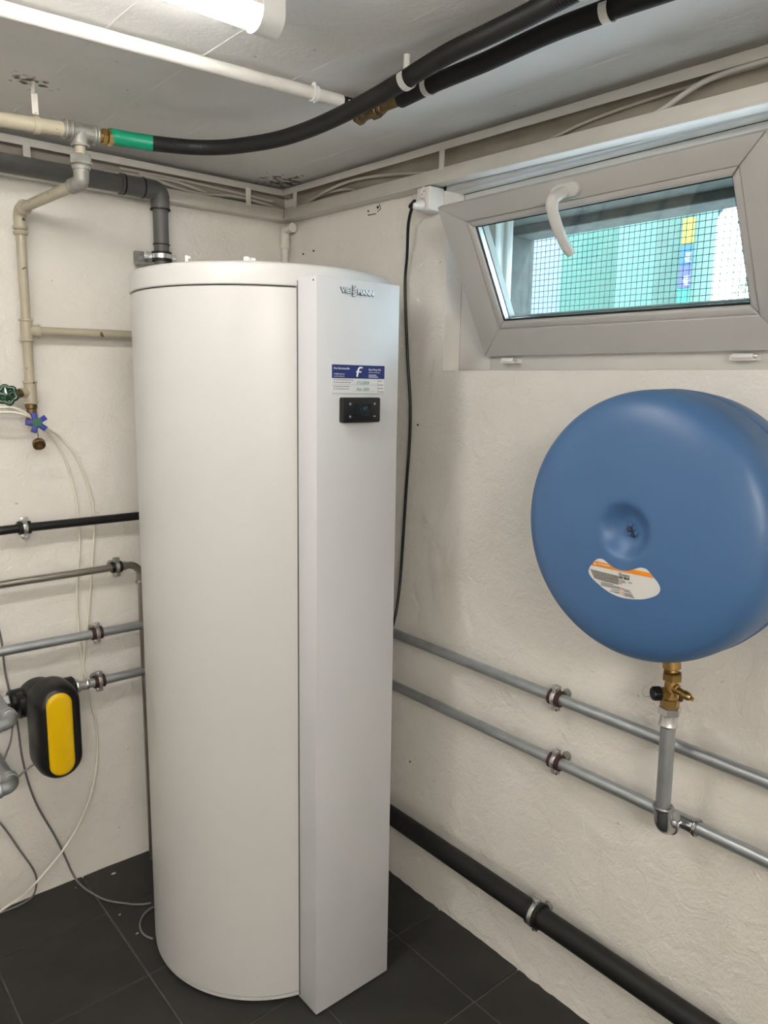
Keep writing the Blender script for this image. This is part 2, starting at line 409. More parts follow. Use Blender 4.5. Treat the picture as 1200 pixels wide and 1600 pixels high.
mb.box((1.70, OY0, OZ1-.022), (1.795, OY1, OZ1+.01), .004)
mb.build('outer_masonry', M_CONC, wr, smooth=False)

# ceiling, with the thin fins left by the formwork boards
mb = MB(); b = mb.b
xs = lin(X0, W+.1, .02); ys = lin(Y0, D+.1, .02); g = []
for x in xs: g.append([b.verts.new((x, y, ceil_z(y)+height(x, y, 15.2)*.5)) for y in ys])
for i in range(len(xs)-1):
    for j in range(len(ys)-1): b.faces.new((g[i][j], g[i][j+1], g[i+1][j+1], g[i+1][j]))
ce = mb.build('ceiling', M_CEIL, kind='structure', ang=80)
mb = MB(); mb.box((X0-.2, Y0-.2, 2.2), (1.8, D+.3, 2.4)); mb.build('concrete_slab', M_CONC, ce)
for x in (.385, .555, .735, .925, 1.115, 1.3, -.2, .1):
    mb = MB(); y = -1.0
    while y < 2.2:
        L = random.uniform(.08, .3); a = x+random.uniform(-.001, .001)
        h = random.choice((.0, .0012, .0018, .0022))
        if h:
            zc = ceil_z(y)+.001; ze = ceil_z(y+L)+.001
            mb.tube([(a, y, zc), (a+random.uniform(-.001, .001), y+L*.5, (zc+ze)/2), (a, y+L, ze)], [.0012, h+.0012, .0012], 6)
        y += L*.97
    mb.build('formwork_fin', M_CEIL, ce)

# floor: grout bed with separate tiles
mb = MB(); mb.box((X0-.2, Y0-.2, -.12), (1.6, D+.2, -.004)); fl = mb.build('floor', M_GROUT, kind='structure')
TS = .3; tile_me = None
gx = [.672+TS*k for k in range(-8, 3)]; gy = [1.12+TS*k for k in range(-9, 4)]
for x in gx:
    for y in gy:
        if x > W or x+TS < X0 or y > D: continue
        gap = .0026; x1 = min(x+TS-gap, W+.02); y1 = min(y+TS-gap, D+.02)
        full = x1 == x+TS-gap and y1 == y+TS-gap
        if full and tile_me:
            o = bpy.data.objects.new('tile', tile_me); COL.objects.link(o); o.parent = fl
        else:
            mb = MB(); mb.box((0, 0, -.01), (x1-x-gap, y1-y-gap, 0), .0012, seg=1)
            o = mb.build('tile', M_TILE, fl, smooth=False)
            if full: tile_me = o.data
        o.location = (x+gap, y+gap, random.uniform(-.0004, .0003)); o.rotation_euler = (random.uniform(-.001, .001), random.uniform(-.001, .001), 0)

# walls behind the camera
mb = MB(); mb.box((X0-.2, Y0-.3, -.1), (W+.1, Y0, 2.3)); mb.build('wall_rear', M_PLASTER, kind='structure', smooth=False)
mb = MB(); mb.box((X0-.3, Y0-.3, -.1), (X0, D+.1, 2.3)); mb.build('wall_side', M_PLASTER, kind='structure', smooth=False)

# ------------------------------------------------------------------ window
win = thing('window_1', None, None, (1.53, .98, WZ0), kind='structure')
FX0, FX1 = XR-.002, 1.572
def ring(mb, y0, y1, z0, z1, wl_, wr_, wb, wt, xa, xb, bev=.003):
    mb.box((xa, y1-wl_, z0), (xb, y1, z1), bev); mb.box((xa, y0, z0), (xb, y0+wr_, z1), bev)
    mb.box((xa, y0+wr_-.004, z0), (xb, y1-wl_+.004, z0+wb), bev); mb.box((xa, y0+wr_-.004, z1-wt), (xb, y1-wl_+.004, z1), bev)
mb = MB()
ring(mb, WY0+.001, WY1-.001, WZ0+.001, WZ1-.001, .115, .15, .052, .05, FX0, FX0+.022)
ring(mb, WY0+.001, WY1-.001, WZ0+.001, WZ1-.001, .095, .13, .036, .036, FX0+.02, FX1)
ring(mb, WY0+.05, WY1-.075, WZ0+.02, WZ1-.02, .03, .13, .03, .03, FX1-.012, FX1+.01, .002)
fixed = mb.build('fixed_frame', M_PVCF, win)
# tilted sash: local x along the wall (towards the camera side), y up along the sash, z towards the room
SB = V((1.480, 1.359, 1.610)); ST = V((1.297, 1.359, 1.947)); SW = .757
vy = (ST-SB).normalized(); SH = (ST-SB).length; vx = V((0, -1, 0)); SM = frame_m(SB, vx, vy)
vn = vx.cross(vy)
def sash_uv(px, py):
    d = rt*((px-600)/FPX)-up*((py-800)/FPX)+fw; t = (SB-CAM).dot(vn)/d.dot(vn); q = CAM+d*t-SB
    return q.dot(vx), q.dot(vy)
gc = [sash_uv(*p) for p in ((787, 505), (738, 358), (1141, 276), (1170, 476))]
print('glass uv', gc, SH)
gu0, gu1, gv0, gv1 = .090, SW-.066, .089, SH-.061
sash = None
def mitre(mb, u0, v0, u1, v1, a, z0, z1, bev=.002):
    """four mitred members of a rectangular frame"""
    o = [(u0, v0), (u1, v0), (u1, v1), (u0, v1)]; i = [(u0+a[0], v0+a[1]), (u1-a[2], v0+a[1]), (u1-a[2], v1-a[3]), (u0+a[0], v1-a[3])]
    for k in range(4):
        p = [o[k], o[(k+1) % 4], i[(k+1) % 4], i[k]]
        cx = sum(q[0] for q in p)/4; cy = sum(q[1] for q in p)/4
        p = [(q[0]+(cx-q[0])*.0008, q[1]+(cy-q[1])*.0008) for q in p]
        mb.prism(p, z1-z0, SM @ Matrix.Translation((0, 0, z0)), bev)
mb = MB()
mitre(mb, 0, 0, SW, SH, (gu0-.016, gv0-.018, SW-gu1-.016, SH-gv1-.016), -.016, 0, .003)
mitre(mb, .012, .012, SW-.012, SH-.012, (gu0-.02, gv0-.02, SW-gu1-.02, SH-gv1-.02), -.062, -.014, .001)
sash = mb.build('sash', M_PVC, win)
mb = MB(); mitre(mb, gu0-.017, gv0-.019, gu1+.017, gv1+.017, (.017, .019, .017, .017), -.013, -.002, .006)
mb.build('glazing_bead', M_PVC, sash)
mb = MB(); mitre(mb, gu0-.002, gv0-.002, gu1+.002, gv1+.002, (.005, .005, .005, .005), -.0145, -.0105, 0)
mitre(mb, gu0-.006, gv0-.006, gu1+.006, gv1+.006, (.005, .005, .005, .005), -.036, -.030, 0)
mb.build('gasket', M_RUB, sash, label='black rubber glazing gasket')
mb = MB()
mitre(mb, gu0-.004, gv0-.004, gu1+.004, gv1+.004, (.004, .004, .004, .004), -.030, -.0146, 0)
mb.build('spacer_bar', M_CHROME, sash, label='silver spacer between the two panes', smooth=False)
for z in (-.0165, -.031):
    mb = MB(); mb.prism([(gu0-.006, gv0-.006), (gu1+.006, gv0-.006), (gu1+.006, gv1+.006), (gu0-.006, gv1+.006)], .0006, SM @ Matrix.Translation((0, 0, z)))
    mb.build('glass_pane', M_GLASS, sash, smooth=False)
# handle on the top member
hu, hv = sash_uv(893, 292)
hv = SH-.023; hu -= .014
mb = MB(); mb.prism(rrect(hu-.033, hv-.014, hu+.033, hv+.014, .0135), .009, SM, .003)
hd = mb.build('window_handle', M_PVCF, win)
hp = [(hu, hv, .006), (hu, hv, .036), (hu-.002, hv-.004, .047), (hu-.004, hv-.020, .052), (hu-.004, hv-.055, .050), (hu-.003, hv-.085, .044), (hu-.002, hv-.105, .038), (hu, hv-.118, .033)]
wp = [SM @ V(p) for p in hp]
mb = MB(); mb.tube(spline(wp, 6), [.0115]*9+[.0125]*9+[.0115]*10+[.0105]*10+[.0095]*5, 14); mb.build('lever', M_PVCF, hd)
for px, L in ((795, .052), (1163, .056)):
    q = at(px, 561 if px < 900 else 549, 0, 1.478)
    mb = MB(); mb.cyl((1.476, q.y-L/2+.008, 1.6), (1.476, q.y+L/2-.006, 1.6), .0055, 16, .001)
    mb.box((1.476, q.y-L/2+.004, 1.592), (1.5035, q.y+L/2, 1.6035), .0015)
    hg = mb.build('hinge', M_PVC2, win)
    mb = MB(); mb.cyl((1.476, q.y-L/2, 1.6), (1.476, q.y-L/2+.008, 1.6), .0045, 12, .001); mb.build('hinge_pin', M_CHROME, hg, label='bare metal hinge pin')
# strip lintel ledge above the window
mb = MB(); mb.box((W-.004, WY0-.3, WZ1-.002), (W+.02, WY1+.004, WZ1+.014), .003); mb.build('trim_1', M_PVC, kind='structure')

# ------------------------------------------------------------------ outside
mb = MB(); mb.box((1.80, -2.5, 1.40), (12, 6, 1.50)); mb.build('ground_outside', M_GRAVEL, kind='structure')
sc = thing('mesh_screen', 'dark square wire mesh fixed across the outside of the window opening', 'screen', (1.803, .98, OZ0-.02))
mb = MB(); y = OY0-.03
while y < OY1+.03: mb.box((1.8015, y-.0008, OZ0-.03), (1.8026, y+.0008, OZ1+.03)); y += .0158
z = OZ0-.03
while z < OZ1+.03: mb.box((1.8026, OY0-.03, z-.0008), (1.8040, OY1+.03, z+.0008)); z += .0158
o = mb.build('wire_grid', M_WIRE, sc, smooth=False, kind='stuff')
def wall_piece(name, m, a, b, label, cat, **k):
    mb = MB(); mb.box(a, b, .01); return mb.build(name, m, label=label, cat=cat, **k)
hs = thing('neighbouring_house', 'mint green rendered house wall seen through the wire mesh', 'house', (4.1, 2.9, 1.5))
mb = MB(); mb.box((4.0, 2.62, 1.5), (4.3, 3.06, 3.6), .01); mb.build('wall', M_MINT, hs)
mb = MB(); mb.box((3.93, 2.36, 1.5), (4.25, 2.62, 3.6), .01); mb.build('lit_wall_band', M_MINT_LIT, hs, label='band of mint wall with light painted in as paler colour')  # separate paler box stands for the lit band of the mint wall
mb = MB(); mb.box((4.1, 3.06, 1.5), (4.5, 5.2, 3.6), .01); mb.build('side_wall', M_PALE, hs, label='pale blue white rendered wall section')
mb = MB(); mb.box((3.9, 2.3, 3.6), (4.7, 5.3, 3.75), .02); mb.build('eaves', M_ROOF, hs)
pl = thing('gate_pillar', 'grey green pillar carrying a column of coloured stickers outside the window', 'pillar', (3.4, 1.92, 1.5))
mb = MB(); mb.box((3.4, 1.855, 1.5), (3.6, 2.05, 3.2), .008); mb.build('pillar', M_PILLAR, pl)
for nm, m, z0, z1, t in (('sticker', M_SY, 2.188, 2.306, 'yellow sticker with red marks'), ('sticker', M_SB, 2.099, 2.190, 'blue sticker'), ('sticker', M_SP, 1.996, 2.097, 'violet sticker'), ('sticker', M_SG, 1.880, 1.993, 'green sticker')):
    mb = MB(); mb.box((3.3965, 1.860, z0), (3.4005, 1.918, z1)); st = mb.build(nm, m, pl, label=t, smooth=False)
    if m in (M_SB, M_SP):
        mb = MB()
        for k in range(5): mb.box((3.3955, 1.864+.004*(k % 2), z0+.012+k*.009), (3.3966, 1.890+.003*(k % 3), z0+.016+k*.009))
        mb.build('print', M_PAPER, st, smooth=False)
mb = MB(); mb.box((3.62, 1.920, 1.5), (3.70, 1.99, 2.9), .01); mb.cyl((3.66, 1.912, 1.5), (3.66, 1.912, 2.9), .012, 16)
mb.tube(spline([(3.66, 1.912, 2.34), (3.60, 1.79, 2.42), (3.5, 1.6, 2.44), (3.4, 1.35, 2.44)]), .012, 8)
mb.build('downpipe_post', M_POST, label='blue grey post beside the stickered pillar outside', cat='post')
def bush(name, c, r, n, m, label, cat):
    c = V(c); mb = MB()
    for i in range(n):
        d = V((random.gauss(0, 1), random.gauss(0, 1), random.gauss(0, 1))).normalized()*r*random.uniform(.5, 1); d.z *= .8
        p = c+d; a = V((random.gauss(0, 1), random.gauss(0, 1), random.gauss(0, 1))).normalized(); e = a.orthogonal().normalized(); s = r*.09
        mb.b.faces.new([mb.b.verts.new(p+a*s), mb.b.verts.new(p+e*s*.5), mb.b.verts.new(p-a*s), mb.b.verts.new(p-e*s*.5)])
    root = thing(name, label, cat, (c.x, c.y, 1.5))
    f = mb.build('foliage', m, root, smooth=False, kind='stuff')
    mb = MB(); mb.tube([(c.x, c.y, 1.5), (c.x+.02, c.y, c.z-.3*r), (c.x, c.y, c.z+.2*r)], [r*.07, r*.05, r*.02], 8); mb.build('stem', M_OLDBRASS, root)
bush('yellow_bush', (7.0, 3.05, 1.95), .42, 900, M_LEAF2, 'yellow green bush low down beyond the post outside', 'bush')
bush('tree', (9.5, 4.3, 2.75), .30, 500, M_LEAF, 'small green tree far outside against the white sky', 'tree')
far = thing('distant_house', 'low pinkish house with a slate roof far outside at the right of the window view', 'house', (11.0, 4.3, 1.5))
mb = MB(); mb.box((10.8, 3.4, 1.5), (11.8, 6.0, 2.15), .01); mb.build('wall', M_HOUSE, far)
mb = MB(); mb.prism([(10.6, 2.15), (12.0, 2.15), (11.3, 2.6)], 2.9, frame_m((0, 6.15, 0), (1, 0, 0), (0, 0, 1))); mb.build('roof', M_ROOF, far, smooth=False)

# ------------------------------------------------------------------ hot water heater
HX, HY, HR, HF = 1.038, 1.712, .3225, 1.333
PX0, PX1 = .934, 1.163
ht = thing('hot_water_heater', 'tall white cylindrical water heater with a flat control panel standing on the tiles', 'water heater', (HX, HY, 0))
mb = MB(); mb.lathe([(0, .001), (HR-.012, .001), (HR-.012, .010), (0, .010)], (HX, HY, 0), n=96); mb.build('base_gap_ring', M_DARK, ht, label='dark recessed base ring')
mb = MB(); mb.lathe([(0, .008), (HR-.004, .008), (HR-.001, .010), (HR-.001, .019), (0, .019)], (HX, HY, 0), n=128); mb.build('base_rim', M_WHITE, ht)
mb = MB(); mb.lathe([(0, .0205), (HR-.002, .0205), (HR, .022), (HR, 1.736), (HR-.004, 1.7385), (0, 1.7385)], (HX, HY, 0), n=160); mb.build('body', M_WHITE, ht)
mb = MB(); mb.lathe([(0, 1.736), (HR-.004, 1.736), (HR-.004, 1.741), (0, 1.741)], (HX, HY, 0), n=128); mb.build('lid_gap', M_DARK, ht, label='thin dark joint under the lid')
mb = MB(); mb.lathe([(0, 1.7405), (HR+.0005, 1.7405), (HR+.002, 1.7425), (HR+.001, 1.778), (HR-.001, 1.784), (HR-.006, 1.788), (HR-.02, 1.791), (HR-.10, 1.797), (0, 1.80)], (HX, HY, 0), n=160); mb.build('lid', M_WHITE, ht)
mb = MB(); mb.lathe([(0, 1.79), (.205, 1.79), (.205, 1.801), (.198, 1.806), (.17, 1.808), (0, 1.809)], (HX-.035, HY+.03, 0), n=96); mb.build('lid_disc', M_WHITE, ht)
for ax_, ay_, r in ((.885, 1.53, .0085), (.775, 1.60, .0035)):
    mb = MB(); mb.cyl((ax_, ay_, 1.79), (ax_, ay_, 1.806+r*.3), r, 16, .001); mb.cyl((ax_+r*.5, ay_, 1.803), (ax_+r*2.2, ay_-.004, 1.802), r*.7, 12, .001); mb.build('lid_plug', M_PVC2, ht)
# control panel: a folded sheet cover in front of the cylinder
mb = MB(); mb.box((PX0, HF, .004), (PX1, 1.44, 1.757), .0022); mb.build('control_panel_cover', M_WHITE2, ht)
mb = MB(); mb.box((PX0-.0006, 1.4025, .012), (PX0+.004, 1.4075, 1.752)); mb.build('panel_joint', mat('joint_grey', (.10, .10, .11), .7), ht, label='thin dark joint between body and panel', smooth=False)  # grey strip along the joint of body and panel
for y, z in ((1.345, 1.748), (1.405, 1.735)):
    mb = MB(); mb.cyl((PX0+.0005, y, z), (PX0-.0005, y, z), .002, 10); mb.build('screw', M_DARK, ht)
def PM(x, z, d=.0003): return frame_m((x, HF-d, z), (1, 0, 0), (0, 0, 1))
# nameplate lettering: VIE, two stacked S, MANN
for t_, x_, z_, sz, sx in (('VIE', .9960, 1.7280, .0150, 1.2), ('MANN', 1.0408, 1.7270, .0150, 1.0), ('S', 1.0268, 1.7350, .0150, 1.15), ('S', 1.0268, 1.7225, .0150, 1.15)):
    mb = MB(); text_mb(mb, t_, sz, PM(x_, z_-.0006) @ Matrix.Diagonal((sx, 1, 1, 1)), .002, .0013); mb.build('nameplate_dark_edge', mat('lettering_edge', (.12, .12, .125), .35, metal=.4), ht, smooth=False, kind='stuff')  # bolder dark copy behind the letters, as their outline
LETTER = mat('silver_lettering', (.78, .79, .80), .28, metal=.55)
for t_, x_, z_, sz, sx in (('VIE', .9960, 1.7280, .0150, 1.2), ('MANN', 1.0408, 1.7270, .0150, 1.0), ('S', 1.0268, 1.7350, .0150, 1.15), ('S', 1.0268, 1.7225, .0150, 1.15)):
    mb = MB(); text_mb(mb, t_, sz, PM(x_, z_) @ Matrix.Diagonal((sx, 1, 1, 1)), .0044, .0002); mb.build('nameplate_lettering', LETTER, ht, smooth=False, kind='stuff')
# service sticker
sx0, sx1, sz0, sz1, szb = .9735, 1.1205, 1.515, 1.5765, 1.5475
mb = MB(); mb.box((sx0, HF-.0005, sz0), (sx1, HF+.0003, sz1)); st = mb.build('service_sticker', M_PAPER, ht, smooth=False, label='white and blue service sticker')
mb = MB(); mb.box((sx0, HF-.0009, szb), (sx1, HF-.0004, sz1)); mb.build('blue_band', M_NAVY, st, smooth=False)
mb = MB()
text_mb(mb, 'Ihre Servicestelle', .0062, PM(.978, 1.5668, .0012), .0002, .00012)
text_mb(mb, 'Kurt Frey AG', .0062, PM(1.0745, 1.5655, .0012), .0002, .00012)
text_mb(mb, 'Sanitär und Heizungen', .0036, PM(1.0745, 1.5605, .0012), .0002)
text_mb(mb, 'info@kurtfrey.ch', .0042, PM(.978, 1.5555, .0012), .0002)
text_mb(mb, 'www.kurtfrey.ch', .0042, PM(.978, 1.5505, .0012), .0002)
for z, L in ((1.5545, .022), (1.5505, .027)): mb.box((1.0745, HF-.0012, z), (1.0745+L, HF-.0009, z+.0018))
o = [(1.0405, 1.5505), (1.0455, 1.5505+.016)]
mb.tube([(1.0415, HF-.0011, 1.5515), (1.0445, HF-.0011, 1.5645), (1.0455, HF-.0011, 1.5685), (1.0485, HF-.0011, 1.5712), (1.0560, HF-.0011, 1.5712)], .0020, 8)
mb.tube([(1.0395, HF-.0011, 1.5620), (1.0525, HF-.0011, 1.5620)], .0018, 8)
mb.build('lettering', M_PAPER, st, smooth=False, kind='stuff')
mb = MB()
for z, a in ((1.5425, 'bereits installiert am'), (1.538, 'nächster Termin')): pass
for z, L in ((1.5432, .048), (1.5378, .046), (1.5290, .038), (1.5238, .042)):
    mb.box((.979, HF-.0009, z-.0004), (.9815, HF-.0005, z+.0022)); x = .984
    while x < .979+L:
        w = random.uniform(.004, .010); mb.box((x, HF-.0009, z), (min(x+w, .979+L+.004), HF-.0005, z+.0016)); x += w+.0012
for z, L in ((1.5418, .010), (1.5330, .016), (1.5255, .016), (1.518, .018)): mb.box((1.103, HF-.0009, z), (1.103+L*.9, HF-.0005, z+.0018))
mb.build('small_print', M_INKG, st, smooth=False, kind='stuff')
mb = MB()
mb.box((sx0, HF-.0008, 1.5335), (1.102, HF-.0005, 1.5340)); mb.box((1.1015, HF-.0008, sz0), (1.102, HF-.0005, szb)); mb.box((1.036, HF-.0008, 1.520), (1.095, HF-.0005, 1.5204)); mb.box((sx0, HF-.0008, sz0), (sx1, HF-.0005, sz0+.0004))
mb.build('rule_lines', M_INKG, st, smooth=False, kind='stuff')
mb = MB(); text_mb(mb, '17.3.2024', .0090, PM(1.040, 1.5355, .0009), .0002, .0001, shear=.2); text_mb(mb, 'Nov. 2025', .0085, PM(1.040, 1.5215, .0009), .0002, .0001, shear=.2)
mb.build('handwriting', M_INKT, st, smooth=False, label='green handwritten dates')
# display
mb = MB(); mb.prism(rrect(.9945, 1.4515, 1.1005, 1.5065, .0045), .013, frame_m((0, HF+.0005, 0), (1, 0, 0), (0, 0, 1)), .002)
dp = mb.build('display_unit', M_BLACK, ht, label='black rectangular display unit')
YD = HF+.0005-.013
mb = MB(); mb.box((1.0265, YD-.0004, 1.466), (1.0735, YD+.001, 1.4925)); mb.build('screen', M_SCREEN, dp, smooth=False)
for x in (1.0145, 1.0835):
    for z in (1.4925, 1.465):
        mb = MB()
        mb.box((x-.0028, YD-.0006, z-.0012), (x+.0028, YD+.0002, z+.0012))
        if not (x > 1.05 and z < 1.48): mb.box((x-.001, YD-.0006, z-.003), (x+.001, YD+.0002, z+.003))
        mb.build('touch_icon', M_ICON, dp, smooth=False)
mb = MB(); text_mb(mb, '47', .012, PM(1.050, 1.478, .0135), .0002); mb.build('reading', mat('dim_reading', (.10, .13, .14), .4), dp, smooth=False)

# ------------------------------------------------------------------ expansion vessel
VC = V((1.28, .714, 1.2915)); VR = .244
vs = thing('expansion_vessel', 'large round blue steel expansion vessel hung on the right wall under the window', 'expansion vessel', (VC.x, VC.y, VC.z-VR))
fp = [(.2425, .0), (.244, .006), (.244, .050), (.2425, .070), (.237, .089), (.225, .104), (.205, .114), (.18, .1200), (.14, .125), (.10, .1285), (.07, .1302), (.056, .1302), (.047, .1275), (.038, .1205), (.026, .112), (.012, .1075), (0, .1065)]
fps = [(p.x, p.y) for p in spline([V((a, b_, 0)) for a, b_ in fp], 5)]
def vh(r):
    for (r1, h1), (r0, h0) in zip(fps, fps[1:]):
        if r0 <= r <= r1: return h0+(h1-h0)*(r-r0)/max(1e-9, r1-r0)
    return 0
mb = MB(); mb.lathe([(max(0, a), h) for a, h in fps], VC, (-1, 0, 0), 128); mb.build('front_shell', M_BLUE, vs, ang=70)
mb = MB(); mb.lathe([(.2425, 0), (.2435, .004), (.2435, .03), (.240, .06), (.225, .10), (.19, .125), (.10, .14), (0, .142)], VC, (1, 0, 0), 128); mb.build('rear_shell', M_BLUE, vs, ang=70)
mb = MB(); mb.lathe([(.236, -.0022), (.2446, -.0018), (.2454, 0), (.2446, .0018), (.236, .0022)], VC, (1, 0, 0), 128, closed=True); mb.build('weld_seam', M_BLUE, vs)
mb = MB()
for k in range(9):
    a = k*.7; mb.cyl(VC+V((-.104, .010*math.cos(a)*(k % 3)/2, .010*math.sin(a)*(k % 3)/2)), VC+V((-.111-.001*(k % 2), .010*math.cos(a)*(k % 3)/2, .010*math.sin(a)*(k % 3)/2)), .0045, 6)
mb.build('spot_weld', M_BLUE, vs, kind='stuff')
mb = MB(); mb.cyl(VC+V((-.105, .002, .001)), VC+V((-.116, .0, .003)), .005, 8, .001); mb.box(VC+V((-.1135, -.009, -.012)), VC+V((-.109, -.004, .002)), .001); mb.build('nipple_stub', mat('dark_stub', (.02, .03, .06), .5), vs)
mb = MB(); mb.box(VC+V((.10, -.05, .10)), VC+V((W-VC.x, .05, .19)), .004); mb.build('wall_bracket', M_GALV, vs)
# kidney shaped label, laid onto the domed front
FXP = VC.x-.1285
def LP(cx, cy): q = at(900+cx/7.5, 860+cy/7.5, 0, FXP); return (q.y, q.z)
kid = [(145, 240), (165, 190), (200, 150), (235, 112), (280, 95), (330, 105), (380, 145), (450, 200), (530, 230), (620, 238), (690, 218), (760, 200), (820, 212), (860, 245), (910, 310), (960, 380), (985, 450), (960, 510), (900, 545), (800, 572), (700, 575), (600, 568), (500, 545), (400, 500), (300, 430), (200, 340), (155, 280)]
kp = spline([V((a, b_, 0)) for a, b_ in kid+[kid[0]]], 4)[:-1]
def conform(mb, off):
    for v in mb.b.verts:
        r = math.hypot(v.co.y-VC.y, v.co.z-VC.z); v.co.x = VC.x-vh(r)-off-(FXP-v.co.x)
def label_mesh(pts, off, clips=()):
    mb = MB(); b = mb.b; b.faces.new([b.verts.new((FXP, *LP(*p[:2]))) for p in pts]); bmesh.ops.triangulate(b, faces=b.faces[:])
    def cut(p, q, clear):
        P, Q = V((FXP, *LP(*p))), V((FXP, *LP(*q))); nrm = (Q-P).cross(V((1, 0, 0)))
        if nrm.dot(V((FXP, *LP(500, 2000)))-P) < 0: nrm = -nrm     # normal points down the label
        bmesh.ops.bisect_plane(b, geom=b.verts[:]+b.edges[:]+b.faces[:], plane_co=P, plane_no=nrm, clear_outer=clear == 1, clear_inner=clear == 2)
    for c in clips: cut(*c)
    for k in range(0, 1100, 60): cut((k, 0), (k, 600), 0)
    for k in range(0, 700, 60): cut((0, k), (1000, k), 0)
    conform(mb, off); return mb
lb = label_mesh(kp, .0004).build('rating_label', M_LABEL, vs, smooth=False, label='white kidney shaped label with an orange stripe')
label_mesh(kp, .0011, (((200, 114), (900, 268), 2), ((200, 174), (920, 326), 1))).build('orange_stripe', M_ORANGE, lb, smooth=False, kind='stuff')
label_mesh([(168, 215), (505, 297), (505, 402), (330, 362), (215, 325)], .0009).build('data_table', M_TABLE, lb, smooth=False)
def LM(cx, cy, sl=.2125):
    o_ = V((FXP, *LP(cx, cy))); x_ = V((FXP, *LP(cx+100, cy+100*sl)))-o_; y_ = V((FXP, *LP(cx, cy-100)))-o_
    x_.normalize(); y_ = (y_-x_*y_.dot(x_)).normalized(); return frame_m(o_, x_, y_)
s_ = (V((0, *LP(100, 0)))-V((0, *LP(0, 0)))).length/100
mb = MB(); text_mb(mb, 'Duoco', 42*s_, LM(510, 292, .19), .0002, 0); text_mb(mb, 'HD 50-8', 30*s_, LM(510, 325, .19), .0002, .0003)
for cx, cy, L in ((512, 350, 60), (512, 368, 70), (512, 388, 30), (570, 462, 60), (570, 480, 70), (570, 505, 80), (570, 520, 90), (570, 535, 100), (295, 375, 140), (295, 392, 210), (295, 408, 215), (410, 458, 95), (395, 478, 110), (450, 492, 60), (620, 378, 38)):
    k = L*s_; M_ = LM(cx, cy, .2); o = MB(); mb.prism([(0, 0), (k, 0), (k, 5*s_), (0, 5*s_)], .0002, M_); o.b.free()
conform(mb, .0012); mb.build('print', M_INK, lb, smooth=False, kind='stuff')
mb = MB()
for cx, cy, L in ((530, 445, 40), (530, 460, 40), (535, 500, 30), (535, 520, 30)): mb.prism([(0, 0), (L*s_, 0), (L*s_, 9*s_), (0, 9*s_)], .0002, LM(cx, cy, .2))
conform(mb, .0012); mb.build('warning_print', M_PINK, lb, smooth=False, kind='stuff')
mb = MB(); mb.prism([(math.cos(a)*15*s_, math.sin(a)*15*s_) for a in [i*PI/8 for i in range(16)]], .0002, LM(231, 153))
for i in range(8): mb.prism([(0, 0), (13*s_, 0), (13*s_, 14*s_), (0, 14*s_)], .0002, LM(262+i*18, 160+i*3.9))
conform(mb, .0015); mb.build('stripe_print', mat('pale_orange_print', (.85, .55, .35), .5), lb, smooth=False, kind='stuff')

# ------------------------------------------------------------------ pipe clamps
def pipe_clamp(loc, rz, r, dw, label, group=None, liner=M_LINER, band=M_CHROME, up_h=.013, tilt=0):
    root = thing('pipe_clamp', label, 'pipe clamp', loc, group); root.rotation_euler = (0, tilt, rz)
    OFF[root.name] = V((0, 0, 0))
    def rg(x0, x1, ro): return [(r+.0003, x0), (ro-.0006, x0), (ro, x0+.0006), (ro, x1-.0006), (ro-.0006, x1), (r+.0003, x1)]
    mb = MB()
    mb.lathe(rg(-.0155, -.0045, r+.0058), (0, 0, 0), (1, 0, 0), 28, closed=True); mb.lathe(rg(.0045, .0155, r+.0058), (0, 0, 0), (1, 0, 0), 28, closed=True); mb.lathe(rg(-.0046, .0046, r+.004), (0, 0, 0), (1, 0, 0), 28, closed=True)
    mb.build('rubber_liner', liner, root)
    mb = MB(); mb.lathe([(r+.0036, -.0055), (r+.0066, -.0055), (r+.0074, 0), (r+.0066, .0055), (r+.0036, .0055)], (0, 0, 0), (1, 0, 0), 28, closed=True); mb.build('steel_band', band, root)
    for s in (1, -1):
        z0, z1 = sorted((s*(r+.0045), s*(r+.0045+up_h)))
        mb = MB(); mb.box((-.009, -.006, z0), (.009, -.0025, z1), .0008); mb.box((-.009, .0025, z0), (.009, .006, z1), .0008)
        lg = mb.build('lug', band, root); zz = s*(r+.0035+up_h*.55)
        mb = MB(); mb.cyl((0, -.0095, zz), (0, .009, zz), .0024, 12); mb.lathe([(0, 0), (.0052, 0), (.0056, .0015), (.0052, .0035), (0, .0035)], (0, -.0105, zz), (0, 1, 0), 14); mb.build('screw', band, lg)
    mb = MB(); mb.cyl((0, r+.004, 0), (0, dw+.004, 0), .0038, 12); mb.hexn((0, r+.004, 0), (0, r+.012, 0), .0068); mb.build('threaded_stud', M_CHROME, root)
    mb = MB(); mb.lathe([(.004, dw-.012), (.0095, dw-.011), (.0115, dw-.006), (.0115, dw), (.004, dw)], (0, 0, 0), (0, 1, 0), 18, closed=True); mb.build('wall_rosette', M_OLDGALV, root)
    return root
RZ = -PI/2
